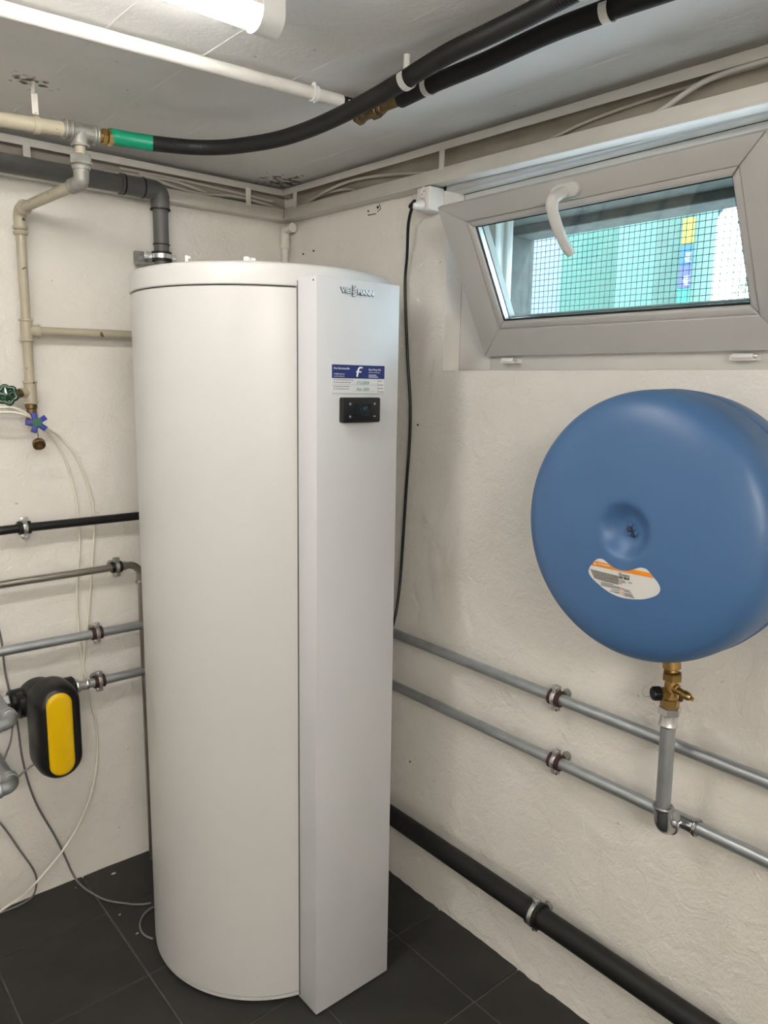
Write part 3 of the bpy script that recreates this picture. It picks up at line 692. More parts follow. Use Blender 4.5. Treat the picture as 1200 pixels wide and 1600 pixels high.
# right wall pipes ---------------------------------------------------
XP = 1.395; YP = 2.18
def collar(mb, c, ax, r, w=.004): mb.lathe([(r-.001, -w), (r+.0022, -w*.9), (r+.0032, -w*.3), (r+.0032, w*.3), (r+.0022, w*.9), (r-.001, w)], c, ax, 24, closed=True)
PRr = .0135
up_ = thing('water_pipe', 'upper galvanised water pipe running behind the heater and across the right wall', 'pipe', (1.39, 2.18, .79))
mb = MB(); mb.tube([(X0+.01, YP, .787), (.40, YP, .797), (.90, YP, .794), (XP-.03, YP, .803)], PRr, 20); mb.build('pipe', M_GALV, up_)
mb = MB(); mb.tube(arc([(XP-.05, YP, .803), (XP, YP, .805), (XP, YP-.05, .805)], .03), PRr+.003, 20); mb.build('elbow', M_GALV, up_)
mb = MB(); mb.tube([(XP, YP-.03, .807), (XP, 1.60, .817), (XP, .53, .817), (XP, Y0+.01, .80)], PRr, 24); mb.build('pipe', M_GALV, up_)
lo_ = thing('water_pipe', 'lower galvanised water pipe crossing the right wall with a tee under the blue vessel', 'pipe', (1.39, .7, .64))
zl = lambda y: .658+(1.595-y)*.0046
mb = MB(); mb.tube([(.69, YP, .645), (XP-.03, YP, .648)], PRr, 20); mb.build('pipe', M_GALV, lo_)
mb = MB(); mb.tube(arc([(XP-.05, YP, .650), (XP, YP, .652), (XP, YP-.05, .652)], .03), PRr+.003, 20); mb.build('elbow', M_GALV, lo_)
mb = MB(); mb.tube([(XP, YP-.03, .655), (XP, .72, zl(.72))], PRr, 24); mb.build('pipe', M_GALV, lo_)
mb = MB(); mb.tube([(XP, .66, zl(.66)), (XP, Y0+.01, zl(-1))], PRr, 24); mb.build('pipe', M_GALV, lo_)
RX, RYY = 1.335, .702
zt = zl(.70)
mb = MB(); mb.tube([(XP, .735, zt), (XP, .655, zt)], PRr+.0028, 24); mb.tube([(XP, .695, zt), (XP-.038, .695, zt)], PRr+.0028, 24)
collar(mb, (XP, .735, zt), (0, 1, 0), PRr+.003); collar(mb, (XP, .655, zt), (0, 1, 0), PRr+.003); collar(mb, (XP-.034, .695, zt), (1, 0, 0), PRr+.003)
mb.build('tee_fitting', M_FIT, lo_)
# riser
rs = thing('riser_pipe', 'short vertical galvanised pipe rising from the tee to the blue vessel', 'pipe', (RX, .698, zt))
RR = .0145; zr_top = .893
mb = MB(); mb.tube([(RX, .698, zt+.032), (RX, .702, zr_top)], RR, 28); mb.build('pipe', M_GALV, rs)
mb = MB(); mb.tube(arc([(XP-.036, .695, zt), (RX, .695, zt), (RX, .6975, zt+.05)], .026, 10), RR+.003, 28)
collar(mb, (RX, .6975, zt+.048), (0, 0, 1), RR+.003); collar(mb, (XP-.034, .695, zt), (1, 0, 0), RR+.003, .003); mb.build('elbow', M_FIT, rs)
mb = MB(); mb.lathe([(RR-.001, 0), (RR+.003, .001), (RR+.0045, .004), (RR+.003, .008), (RR+.0022, .010), (RR+.0022, .028), (RR-.002, .028)], (RX, .702, zr_top-.012), n=28, closed=True)
mb.build('press_collar', M_CHROME, rs)
mb = MB(); mb.hexn((RX, .702, zr_top+.014), (RX, .702, zr_top+.030), .0225, .3); mb.build('hexagon_nut', M_CHROME, rs)
# valve
vz = zr_top+.030
vl = thing('service_valve', 'small brass service valve with a black cap below the blue vessel', 'valve', (RX, .702, vz))
mb = MB(); mb.hexn((RX, .702, vz), (RX, .702, vz+.017), .0185, .1); mb.lathe([(0, 0), (.014, 0), (.013, .03), (.012, .045), (0, .045)], (RX, .702, vz+.014), n=20)
mb.build('valve_body', M_BRASS, vl)
cdir = V((-.80, .55, 0)).normalized()
mb = MB(); mb.hexn(V((RX, .702, vz+.027)), V((RX, .702, vz+.027))+cdir*.022, .0135); mb.build('cap_seat', M_BRASS, vl)
mb = MB(); p0 = V((RX, .702, vz+.027))+cdir*.021; mb.lathe([(0, 0), (.0115, 0), (.0125, .002), (.0125, .014), (.011, .017), (0, .017)], p0, cdir, 20)
for k in range(12):
    a = k*PI/6; u_ = V((0, 0, 1)); w_ = cdir.cross(u_); q = p0+(u_*math.cos(a)+w_*math.sin(a))*.0122; mb.cyl(q+cdir*.001, q+cdir*.015, .0018, 6)
mb.build('black_cap', M_BLACK, vl, label='ribbed black plastic cap')
mb = MB(); d2 = V((-.15, -.92, -.16)).normalized(); p0 = V((RX, .702, vz+.041))
mb.lathe([(0, 0), (.0105, 0), (.0105, .014), (.0075, .016), (.007, .028), (.0085, .030), (.0085, .038), (.0065, .044), (.004, .046), (.004, .050), (0, .050)], p0, d2, 20); mb.build('drain_spout', M_BRASS, vl)
mb = MB(); q = p0+d2*.024; mb.box(q+V((-.004, -.0035, -.018)), q+V((.004, .0035, -.004)), .001); mb.build('lever_tab', M_COPPER, vl)
mb = MB(); mb.hexn((RX, .702, vz+.054), (RX, .702, vz+.070), .0195, .5); mb.cyl((RX, .702, vz+.070), (RX, .704, vz+.078), .0105, 20); mb.build('union_nut', M_BRASS, vl)
mb = MB(); mb.cyl((RX, .704, vz+.077), (RX, .712, 1.062), .0170, 24, .001); mb.build('vessel_connector', M_BRASS, vl)
mb = MB(); w0 = V((RX, .702, vz+.03))+cdir*.038; mb.tube(spline([w0+V((0, .012, .012)), w0+V((-.006, .018, -.002)), w0+V((-.004, .012, -.012)), w0+V((0, .0, -.01)), w0+V((0, -.004, -.022)), w0+V((.006, -.01, -.032))]), .0004, 6); mb.build('seal_wire', M_CHROME, vl)
q = at(869, 1093, 0, XP); pipe_clamp((XP, q.y, .817), RZ, PRr, W-XP-.001, 'steel pipe clamp with dark red liner on the upper pipe of the right wall')
q = at(869, 1186, 0, XP); pipe_clamp((XP, q.y, zl(q.y)), RZ, PRr, W-XP-.001, 'steel pipe clamp with dark red liner on the lower pipe of the right wall')
# waste pipe low on the right wall
wp_ = thing('waste_pipe', 'thick black waste pipe running low along the right wall', 'pipe', (1.39, 1, .215))
mb = MB(); mb.tube([(1.39, 2.15, .243), (1.39, 1.592, .2425), (1.39, .615, .240), (1.39, Y0+.01, .235)], .0265, 32); mb.build('pipe', M_RUB, wp_, ang=50)
q = at(838, 1430, 0, 1.39); cl = pipe_clamp((1.39, q.y, .2415), RZ, .0265, W-1.391, 'silver steel clamp around the thick black waste pipe', liner=M_RUB, up_h=.012)

# ------------------------------------------------------------------ left wall pipes
mb = MB(); bp = thing('black_pipe', 'thin black plastic pipe clamped across the left wall', 'pipe', (.5, 2.18, 1.12))
mb.tube([(X0+.01, YP, 1.13), (.40, YP, 1.129), (.535, YP, 1.133), (1.2, YP, 1.1345)], .0122, 20); mb.build('pipe', M_BLACK, bp)
q = at(38, 823, 1, YP); pipe_clamp((q.x, YP, 1.1335), 0, .0122, D-YP-.001, 'steel clamp with black liner on the thin black pipe of the left wall', liner=M_RUB)
sp_ = thing('stainless_pipe', 'brownish stainless steel pipe turning down beside the heater on the left wall', 'pipe', (.87, 2.18, .3))
mb = MB(); mb.tube([(X0+.01, YP, .975), (.486, YP, .984), (.805, YP, .987)], .0108, 20); mb.build('pipe', M_STEEL, sp_)
mb = MB(); mb.lathe([(.0105, 0), (.0135, .001), (.0145, .004), (.0132, .008), (.0128, .020), (.0105, .021)], (.812, YP, .987), (1, 0, 0), 22, closed=True)
mb.tube(arc([(.812, YP, .987), (.873, YP, .987), (.875, YP, .93)], .034, 10), .0108, 20); mb.lathe([(.0105, 0), (.0135, .001), (.0145, .005), (.0132, .010), (.0105, .012)], (.875, YP, .925), (0, 0, 1), 22, closed=True)
mb.build('press_elbow', M_STEEL, sp_)
mb = MB(); mb.tube([(.875, YP, .93), (.878, YP, .002)], .0095, 18); mb.build('down_pipe', M_STEEL, sp_)
q = at(182, 887, 1, YP); pipe_clamp((q.x, YP, .987), 0, .0108, D-YP-.001, 'dark steel clamp on the stainless pipe of the left wall', liner=M_RUB, band=M_OLDGALV)
q = at(151, 992, 1, YP); pipe_clamp((q.x, YP, .7965), 0, PRr, D-YP-.001, 'steel clamp with dark red liner on the upper galvanised pipe of the left wall')
q = at(155, 1066, 1, YP); pipe_clamp((q.x, YP, .646), 0, PRr, D-YP-.001, 'steel clamp with dark red liner beside the black and yellow device')

# black and yellow device
dv = thing('water_treatment_device', 'black rounded housing with a glossy yellow front strip on the left wall pipe', 'filter', (.57, 2.10, .5))
A0 = at(41, 1140, 1, 2.085); A1 = at(129, 1140, 1, 2.02); zt_ = at(90, 1066, 1, 2.03).z; zb_ = at(90, 1215, 1, 2.03).z
xl, xr = A0.x+.004, A1.x
print('device', xl, xr, zt_, zb_)
def stadium(x0, x1, z0, z1, n=12):
    r = (x1-x0)/2; cx = (x0+x1)/2
    return [(cx+r*math.cos(PI*i/n), z1-r+r*math.sin(PI*i/n)) for i in range(n+1)]+[(cx+r*math.cos(PI+PI*i/n), z0+r+r*math.sin(PI+PI*i/n)) for i in range(n+1)]
FM = lambda y: frame_m((0, y, 0), (1, 0, 0), (0, 0, 1))
def loft(mb, rows):
    """rows: (y, outline) rings of equal length joined to one skin"""
    R_ = [[mb.b.verts.new((x, y, z)) for x, z in o] for y, o in rows]
    for A, B in zip(R_, R_[1:]):
        for k in range(len(A)): mb.b.faces.new((A[k], A[(k+1) % len(A)], B[(k+1) % len(A)], B[k]))
    mb.b.faces.new(R_[0]); mb.b.faces.new(R_[-1][::-1])
def inset(x0, x1, z0, z1, d, n=16): return stadium(x0+d, x1-d, z0+d, z1-d, n)
mb = MB(); loft(mb, [(2.095, inset(xl, xr, zb_, zt_, .008)), (2.088, inset(xl, xr, zb_, zt_, .001)), (2.07, inset(xl, xr, zb_, zt_, 0)), (2.03, inset(xl, xr, zb_, zt_, .001)), (2.012, inset(xl, xr, zb_, zt_, .006)), (2.002, inset(xl, xr, zb_, zt_, .014)), (1.997, inset(xl, xr, zb_, zt_, .024))])
mb.build('housing', M_BLACK, dv, ang=60)
B0 = at(74, 1150, 1, 2.0); B1 = at(115, 1150, 1, 2.0); yz1 = at(95, 1083, 1, 1.995).z; yz0 = at(97, 1212, 1, 1.995).z
yx0, yx1 = B0.x, B1.x
print('yellow', yx0, yx1, yz0, yz1)
mb = MB(); loft(mb, [(2.004, inset(yx0, yx1, yz0, yz1, 0)), (1.996, inset(yx0, yx1, yz0, yz1, 0)), (1.9925, inset(yx0, yx1, yz0, yz1, .002)), (1.990, inset(yx0, yx1, yz0, yz1, .006)), (1.989, inset(yx0, yx1, yz0, yz1, .012))])
ye = mb.build('front_strip', M_YEL, dv, label='glossy yellow front strip', ang=60)
cz = .646
mb = MB(); mb.cyl((.485, YP-.0, cz), (.665, YP, cz), .033, 32, .006); mb.cyl((.565, 2.09, cz-.005), (.565, 2.205, cz-.005), .055, 40, .01); mb.cyl((.500, YP-.03, cz-.004), (.520, YP-.03, cz-.004), .036, 24, .003)
mb.build('rear_valve_shell', M_BLACK, dv)
mb = MB(); mb.hexn((.470, YP, cz), (.492, YP, cz), .024); mb.cyl((.455, YP, cz), (.472, YP, cz), .018, 24, .002); mb.build('inlet_nut', M_CHROME, dv)
mb = MB(); mb.cyl((.488, YP, cz), (.494, YP, cz), .022, 24); mb.build('seal_ring', M_BRASS, dv)
mb = MB(); mb.tube([(.66, YP, cz), (.70, YP, .645)], PRr+.002, 20); collar(mb, (.672, YP, cz), (1, 0, 0), PRr+.0045, .005); collar(mb, (.700, YP, cz), (1, 0, 0), PRr+.002, .003); mb.build('outlet_socket', M_CHROME, dv)
mb = MB(); text_mb(mb, 'Syr', .001, Matrix.Identity(4)); mb.b.clear()
for k in range(9):
    z = yz0+.045+k*(yz1-yz0-.09)/9; x = (yx0+yx1)/2+.004
    mb.tube([(x-.004, 1.9888, z), (x+.001+.002*(k % 2), 1.9888, z+.004), (x-.003, 1.9888, z+.008)], .0005, 6)
mb.build('embossed_mark', M_YEL, ye, kind='stuff')
ip = thing('inlet_pipe', 'galvanised pipe stub entering the black and yellow device from the left edge', 'pipe', (.3, YP, .63))
mb = MB(); mb.tube([(X0+.01, YP, cz-.004), (.456, YP, cz)], PRr, 20); collar(mb, (.447, YP, cz), (1, 0, 0), PRr+.002, .004); collar(mb, (.425, YP, cz), (1, 0, 0), PRr+.001, .004); mb.build('pipe', M_CHROME, ip)
# two elbows at the left edge of the view
for (a, b_, t, lab) in (((20, 1128), (0, 1096), 1, 'galvanised elbow pipe at the left edge below the device inlet'), ((22, 1228), (0, 1193), 2, 'galvanised elbow pipe at the left edge, lower of the two')):
    q = at(*a, 1, 1.985); rr = .0165
    el = thing('elbow_pipe', lab, 'pipe', q)
    P_ = [(q.x, D-.004, q.z+.006), (q.x, q.y, q.z), (X0+.02, q.y, q.z-.01)]
    mb = MB(); mb.tube([P_[0], (q.x, q.y+.05, q.z+.001)], rr-.002, 22); mb.build('wall_stub', M_GALV, el)
    mb = MB(); mb.tube(arc([(q.x, q.y+.06, q.z+.001), P_[1], (q.x-.05, q.y, q.z-.0005)], .028, 10), rr+.001, 22)
    for c_, ax_ in (((q.x, q.y+.048, q.z+.001), (0, 1, 0)), ((q.x, q.y+.034, q.z+.001), (0, 1, 0)), ((q.x-.034, q.y, q.z), (1, 0, 0)), ((q.x-.046, q.y, q.z), (1, 0, 0))): collar(mb, c_, ax_, rr+.001, .004)
    mb.build('elbow', M_GALV, el)
    mb = MB(); mb.tube([(q.x-.05, q.y, q.z-.0005), P_[2]], rr-.002, 22); mb.build('pipe', M_GALV, el)

# ------------------------------------------------------------------ beige pipework
BY = 1.797
ob = thing('overhead_beige_pipe', 'beige painted pipe with a grey tee hanging under the ceiling at the left', 'pipe', (.5, BY, 2.05))
mb = MB(); mb.tube([(X0+.01, BY, 2.05), (.463, BY, 2.063), (.593, BY, 2.071)], .0150, 22); mb.build('pipe', M_BEIGE, ob)
mb = MB(); mb.tube([(.588, BY, 2.071), (.665, BY, 2.073)], .0175, 24); mb.tube([(.625, BY, 2.072), (.625, BY, 2.042)], .0172, 24)
for c_ in (.594, .606, .656, .662): collar(mb, (c_, BY, 2.0715), (1, 0, 0), .0175, .003)
collar(mb, (.625, BY, 2.044), (0, 0, 1), .0172, .003); mb.build('tee_fitting', M_OLDGALV, ob)
mb = MB(); mb.cyl((.625, BY, 2.020), (.625, BY, 2.045), .0125, 20); mb.build('nipple', M_BEIGE, ob)
mb = MB(); mb.hexn((.6245, BY, 2.003), (.6245, BY, 2.024), .0245, .2); mb.lathe([(0, 0), (.019, 0), (.0205, .006), (.018, .012), (0, .012)], (.6245, BY, 1.993), n=24); mb.build('union', M_OLDGALV, ob)
E0 = V((.624, BY+.002, 1.968)); E1 = at(30, 327, 1, 2.178)
dr = (E1-E0).normalized()
mb = MB(); mb.tube(arc([(.6245, BY, 2.000), E0, E0+dr*.05], .010, 8), .0165, 24); mb.build('elbow', M_OLDGALV, ob)
mb = MB(); mb.tube([E0+dr*.04, E1-dr*.03], .0125, 20); mb.build('slanting_pipe', M_BEIGE, ob)
vx0 = E1.x; 
mb = MB(); mb.tube(arc([E1-dr*.045, E1, E1+V((0, 0, -.05))], .022, 10), .0158, 24); collar(mb, E1-dr*.036, dr, .0152, .004); collar(mb, E1+V((0, 0, -.044)), (0, 0, 1), .0155, .004)
mb.lathe([(.013, 0), (.0165, .002), (.0185, .007), (.0165, .012), (.013, .014)], E1+V((0, 0, -.064)), n=24, closed=True); mb.build('elbow', M_BEIGE, ob)
zT = at(38, 516, 1, 2.18).z; zV = at(43, 614, 1, 2.18).z; zB = at(45, 632, 1, 2.18).z
mb = MB(); mb.tube([E1+V((0, 0, -.04)), (vx0, 2.18, zV)], .0122, 20); mb.build('wall_pipe', M_BEIGE, ob)
mb = MB(); mb.tube([(vx0, 2.18, zT+.026), (vx0, 2.18, zT-.026)], .0152, 22); mb.tube([(vx0, 2.18, zT), (vx0+.032, 2.18, zT)], .0145, 22)
for dz in (.026, -.026): collar(mb, (vx0, 2.18, zT+dz), (0, 0, 1), .0148, .003)
collar(mb, (vx0+.031, 2.18, zT), (1, 0, 0), .014, .003); mb.build('tee_fitting', M_BEIGE, ob)
mb = MB(); mb.tube([(vx0+.03, 2.18, zT), (1.1, 2.18, zT+.006)], .0112, 20); mb.build('branch_pipe', M_BEIGE, ob)
mb = MB(); mb.tube([(vx0, 2.18, zV+.028), (vx0, 2.18, zV-.026)], .0155, 22); mb.tube([(vx0, 2.18, zV), (vx0-.03, 2.17, zV)], .0125, 22)
for dz in (.028, -.026): collar(mb, (vx0, 2.18, zV+dz), (0, 0, 1), .0152, .003)
mb.build('tee_fitting', M_BEIGE, ob)
# hanger strap
q = at(52, 138, 1, BY)
hx = at(56, 190, 1, BY).x
hg = thing('pipe_strap', 'flaking white hanger strap holding the beige pipe to the ceiling', 'hanger', (hx, BY, 2.06))
mb = MB(); mb.box((hx-.0065, BY-.0015, 2.088), (hx+.0065, BY+.0015, 2.130), .0005); mb.tube([(hx-.003, BY, 2.128), (hx, BY, ceil_z(BY)+.004)], .0045, 10); mb.build('strap', M_WPIPE, hg)
mb = MB(); mb.lathe([(.0152, -.006), (.0178, -.006), (.0178, .006), (.0152, .006)], (hx, BY, 2.0665), (1, 0, 0), 24, closed=True); mb.cyl((hx, BY-.004, 2.089), (hx, BY+.004, 2.089), .003, 10); mb.build('ring', M_BEIGE, hg)
# green handwheel valve
gc_ = at(11, 617, 1, 2.115)
gv = thing('green_handwheel_valve', 'dark green handwheel valve at the left edge', 'valve', (gc_.x, gc_.y, gc_.z-.03))
gd = V((-.25, -.96, .12)).normalized(); gu = gd.orthogonal().normalized(); gw = gd.cross(gu); n_ = 60
pts = [gc_+(gu*math.cos(2*PI*i/n_)+gw*math.sin(2*PI*i/n_))*(.0208+.0024*math.cos(6*2*PI*i/n_)) for i in range(n_+1)]
mb = MB(); mb.tube(pts, .0056, 12, cap=False)
for k in range(5):
    a = 2*PI*k/5+.3; mb.tube([gc_, gc_+(gu*math.cos(a)+gw*math.sin(a))*.020], [.0085, .0055], 10)
mb.lathe([(0, -.006), (.011, -.006), (.012, 0), (.010, .005), (0, .006)], gc_, gd, 20); mb.build('handwheel', M_GREENH, gv)
mb = MB(); mb.cyl(gc_-gd*.004, gc_-gd*.05, .008, 16, .001); mb.tube([gc_-gd*.045, (vx0-.026, 2.17, zV)], .012, 16); mb.build('valve_stem', M_OLDBRASS, gv)
# blue tap
tc_ = at(57, 661, 1, 2.10)
tp = thing('drain_tap', 'brass tap with a blue star handle at the foot of the beige pipe', 'tap', (vx0, 2.18, tc_.z-.03))
zE = at(46, 678, 1, 2.18).z
mb = MB(); mb.lathe([(0, 0), (.0115, 0), (.0125, .003), (.0125, .014), (.0145, .016), (.0145, .030), (.0125, .032), (.0125, .045), (.0150, .047), (.0150, .058), (0, .058)], (vx0, 2.18, zV-.028-.058-.002), n=20); mb.build('tap_body', M_OLDBRASS, tp)
td = (V((tc_.x, 2.10, tc_.z))-V((vx0, 2.18, zV-.06))).normalized()
mb = MB(); mb.cyl(V((vx0, 2.175, zV-.06)), tc_+V((0, .004, 0)), .009, 16, .001); mb.build('spindle', M_OLDBRASS, tp)
star = []
for k in range(5):
    a = math.radians(33+72*k)
    for da, r in ((-.48, .0135), (-.25, .0275), (.25, .0275), (.48, .0135)): star.append((math.cos(a+da)*r, math.sin(a+da)*r))
fwd = V((-.12, -.97, .18)).normalized(); sx_ = V((0, 0, 1)).cross(fwd).normalized()*1; sy_ = fwd.cross(sx_)
TM = frame_m(tc_, sx_, sy_)
mb = MB(); mb.prism(star, .010, TM, .002); sh_ = mb.build('star_handle', M_BLUEH, tp, label='blue five armed handle')
mb = MB(); mb.lathe([(0, 0), (.0120, 0), (.0115, .0028), (0, .003)], tc_+fwd*.0095, fwd, 20); mb.build('hub_cap', M_GREENC, sh_)
cp = at(61, 694, 1, 2.10)
mb = MB(); mb.tube(spline([tc_+V((.004, .012, -.016)), V((cp.x-.001, cp.y, cp.z+.022)), V((cp.x, cp.y, cp.z+.010))]), .0012, 8)
for k in range(5): mb.lathe([(.0012, -.0008), (.0026, 0), (.0012, .0008)], V((cp.x-.001, cp.y, cp.z+.011+.004*k)), (1, k % 2, 0), 8, closed=True)
mb.build('chain', M_OLDBRASS, tp)
cdn = V((-.1, -.86, -.50)).normalized()
mb = MB(); mb.lathe([(0, -.011), (.0135, -.010), (.0158, -.006), (.0158, .005), (.0145, .006), (.0125, .006), (.0115, -.005), (0, -.005)], cp, cdn, 24); mb.build('hanging_cap', M_OLDBRASS, tp)

# ------------------------------------------------------------------ grey drain pipe
DY = 2.158
dx = .968
dn = thing('grey_drain_pipe', 'grey plastic drain pipe under the ceiling of the left wall dropping behind the heater', 'pipe', (dx, DY, 1.2))
DZ = 2.068
mb = MB(); mb.tube([(X0+.01, DY, 2.058), (.86, DY, DZ)], .0240, 28); mb.build('pipe', M_DRAIN, dn)
mb = MB(); mb.tube([(.853, DY, DZ), (.915, DY, DZ)], .0262, 28); mb.lathe([(.024, -.004), (.0285, -.003), (.0285, .003), (.024, .004)], (.856, DY, DZ), (1, 0, 0), 28, closed=True)
mb.tube(arc([(.912, DY, DZ), (dx, DY, DZ), (dx, DY, 2.018)], .018, 8), .0262, 28)
mb.build('elbow', M_DRAIN, dn)
for c_, ax_, r in (((.863, DY, DZ), (1, 0, 0), .0274), ((.918, DY, DZ), (1, 0, 0), .0272), ((dx, DY, 2.017), (0, 0, 1), .0280), ((dx, DY, 1.921), (0, 0, 1), .0232)):
    mb = MB(); mb.lathe([(r-.003, -.002), (r+.0006, -.0016), (r+.0006, .0016), (r-.003, .002)], c_, ax_, 28, closed=True)
    mb.build('sealing_ring', M_RUB, dn, label='black sealing ring')
mb = MB(); mb.tube([(dx, DY, 2.02), (dx, DY, 1.15)], .0215, 28); mb.build('down_pipe', M_DRAIN, dn)
q = at(216, 401, 1, 2.20); q2 = at(258, 402, 1, DY)
br = thing('drain_bracket', 'galvanised angle bracket with a clamp holding the grey drain pipe behind the heater', 'bracket', (dx-.04, 2.20, q2.z-.02))
bx0 = at(209, 400, 1, 2.205).x; bz0 = at(212, 414, 1, 2.2).z; bz1 = at(212, 391, 1, 2.2).z
mb = MB(); mb.prism(rrect(bx0, bz0, dx-.02, bz1, .006), .003, FM(2.208)); mb.box((bx0+.004, 2.15, bz0), (dx-.005, 2.208, bz0+.003), .001); mb.build('bracket_plate', M_OLDGALV, br)
mb = MB(); mb.lathe([(0, 0), (.008, 0), (.007, .003), (0, .004)], ((bx0+.022), 2.205, (bz0+bz1)/2), (0, -1, 0), 16); mb.build('bolt', M_GALV, br)
mb = MB(); mb.lathe([(.0217, -.013), (.028, -.013), (.028, .013), (.0217, .013)], (dx, DY, q2.z), n=28, closed=True); mb.build('rubber_liner', M_RUB, br)
mb = MB(); mb.lathe([(.0278, -.006), (.030, -.006), (.030, .006), (.0278, .006)], (dx, DY, q2.z), n=28, closed=True)
mb.box((dx-.050, DY-.006, q2.z-.009), (dx-.031, DY-.003, q2.z+.009), .001); mb.box((dx-.050, DY+.003, q2.z-.009), (dx-.031, DY+.006, q2.z+.009), .001); mb.cyl((dx-.042, DY-.012, q2.z), (dx-.042, DY+.012, q2.z), .003, 12); mb.box((dx+.031, DY-.004, q2.z-.008), (dx+.042, DY+.004, q2.z+.008), .001)
mb.build('clamp_band', M_CHROME, br)
# painted conduit in the corner
cn = thing('corner_conduit', 'painted pipe running down the corner of the two walls', 'pipe', (1.413, 2.20, .8))
mb = MB(); mb.tube([(1.413, 2.198, 2.035), (1.413, 2.198, .85)], .0115, 18); mb.build('pipe', M_TRUNK, cn)
mb = MB(); mb.tube(arc([(1.413, 2.15, 2.028), (1.413, 2.198, 2.028), (1.413, 2.198, 1.98)], .016, 6), .0145, 18); mb.lathe([(.011, -.008), (.0155, -.007), (.0155, .007), (.011, .008)], (1.413, 2.198, 1.975), n=20, closed=True); mb.build('elbow', M_TRUNK, cn)

# ------------------------------------------------------------------ cable trunking (open, cover removed)
def trunk(name, label, A, B, nrm, ties):
    """A,B: wall points at the top rail; nrm: direction into the room"""
    A, B, nrm = V(A), V(B), V(nrm); d = (B-A); L = d.length; d.normalize(); z = nrm.cross(d) if nrm.cross(d).z > 0 else d.cross(nrm)
    M_ = Matrix(((d.x, nrm.x, z.x, A.x), (d.y, nrm.y, z.y, A.y), (d.z, nrm.z, z.z, A.z), (0, 0, 0, 1)))
    root = thing(name, label, 'cable trunking', A)
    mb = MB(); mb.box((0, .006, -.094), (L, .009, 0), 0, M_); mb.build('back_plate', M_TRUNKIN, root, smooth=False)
    mb = MB(); mb.box((0, .006, -.0025), (L, .044, 0), .0005, M_); mb.box((0, .042, -.019), (L, .0445, 0), .0006, M_); mb.build('upper_rail', M_TRUNK, root)
    mb = MB(); mb.box((0, .006, -.0945), (L, .044, -.092), .0005, M_); mb.box((0, .042, -.0945), (L, .0445, -.060), .0006, M_); mb.box((0, .0445, -.0945), (L, .0465, -.089), .0005, M_); mb.build('lower_rail', M_TRUNK, root)
    for t in ties:
        mb = MB(); mb.box((t-.009, .0435, -.066), (t+.009, .0455, -.014), .0005, M_); mb.build('tie_bar', M_TRUNK, root)
    return M_
def railz(y): return 2.1335+(y-1.457)*.019
MR = trunk('cable_trunking', 'open beige cable trunking under the ceiling along the right wall', (W, 2.178, railz(2.178)), (W, Y0+.05, railz(Y0+.05)), (-1, 0, 0), (2.178-2.115, 2.178-1.452, 2.178-.30))
zl0 = 2.149
t1 = at(42, 244, 1, D-.044).x; t2 = at(388, 314, 1, D-.044).x
ML = trunk('cable_trunking', 'open beige cable trunking under the ceiling along the left wall', (X0+.02, D, zl0-.012), (W-.015, D, zl0-.002), (0, -1, 0), (t1-X0-.02, t2-X0-.02, .6))
def cable(name, pts, r, m, label, cat='cable', group=None, k=8):
    mb = MB(); mb.tube(spline(pts, k), r, 8); return mb.build(name, m, label=label, cat=cat, group=group, ang=80)
T = lambda M_, *p: [M_ @ V(q) for q in p]
cable('trunking_cable', T(MR, (.02, .030, -.060), (.10, .034, -.058), (.22, .03, -.035), (.34, .025, -.024), (.5, .02, -.035), (.7, .02, -.060), (1.0, .018, -.082)), .0045, M_CABLEV, 'beige cable rising from the corner inside the right trunking')
cable('trunking_cable', T(MR, (.03, .020, -.050), (.15, .018, -.040), (.30, .02, -.042), (.45, .02, -.075), (.9, .02, -.084), (1.3, .02, -.084)), .0045, M_CABLEV, 'thin beige cable lying low inside the right trunking beside the corner')
cable('trunking_cable', T(MR, (.75, .022, -.086), (.9, .022, -.075), (1.05, .02, -.05), (1.2, .02, -.03), (1.5, .02, -.02), (1.9, .02, -.02)), .0035, M_CABLEV, 'beige cable climbing inside the right trunking above the window')
cable('trunking_cable', T(MR, (1.22, .022, -.080), (1.32, .03, -.055), (1.42, .036, -.025), (1.6, .034, -.020), (2.0, .034, -.02)), .0055, mat('pale_cable', (.66, .65, .61), .45), 'thick pale cable crossing the right trunking near the frame edge')
LL = W-X0-.035
cable('trunking_cable', T(ML, (LL-.50, .024, -.03), (LL-.34, .030, -.055), (LL-.2, .034, -.045), (LL-.09, .034, -.052), (LL-.03, .030, -.060)), .0048, M_CABLEV, 'beige cable drooping inside the left trunking beside the corner')
cable('trunking_cable', T(ML, (LL-.6, .018, -.040), (LL-.4, .018, -.030), (LL-.25, .02, -.055), (LL-.12, .02, -.075), (LL-.02, .022, -.065)), .0045, M_CABLEV, 'lower beige cable inside the left trunking beside the corner')
cable('trunking_cable', T(ML, (LL-.55, .012, -.02), (LL-.35, .013, -.022), (LL-.2, .014, -.028), (LL-.05, .014, -.035)), .0048, M_CABLEV, 'beige cable nearest the back plate inside the left trunking')

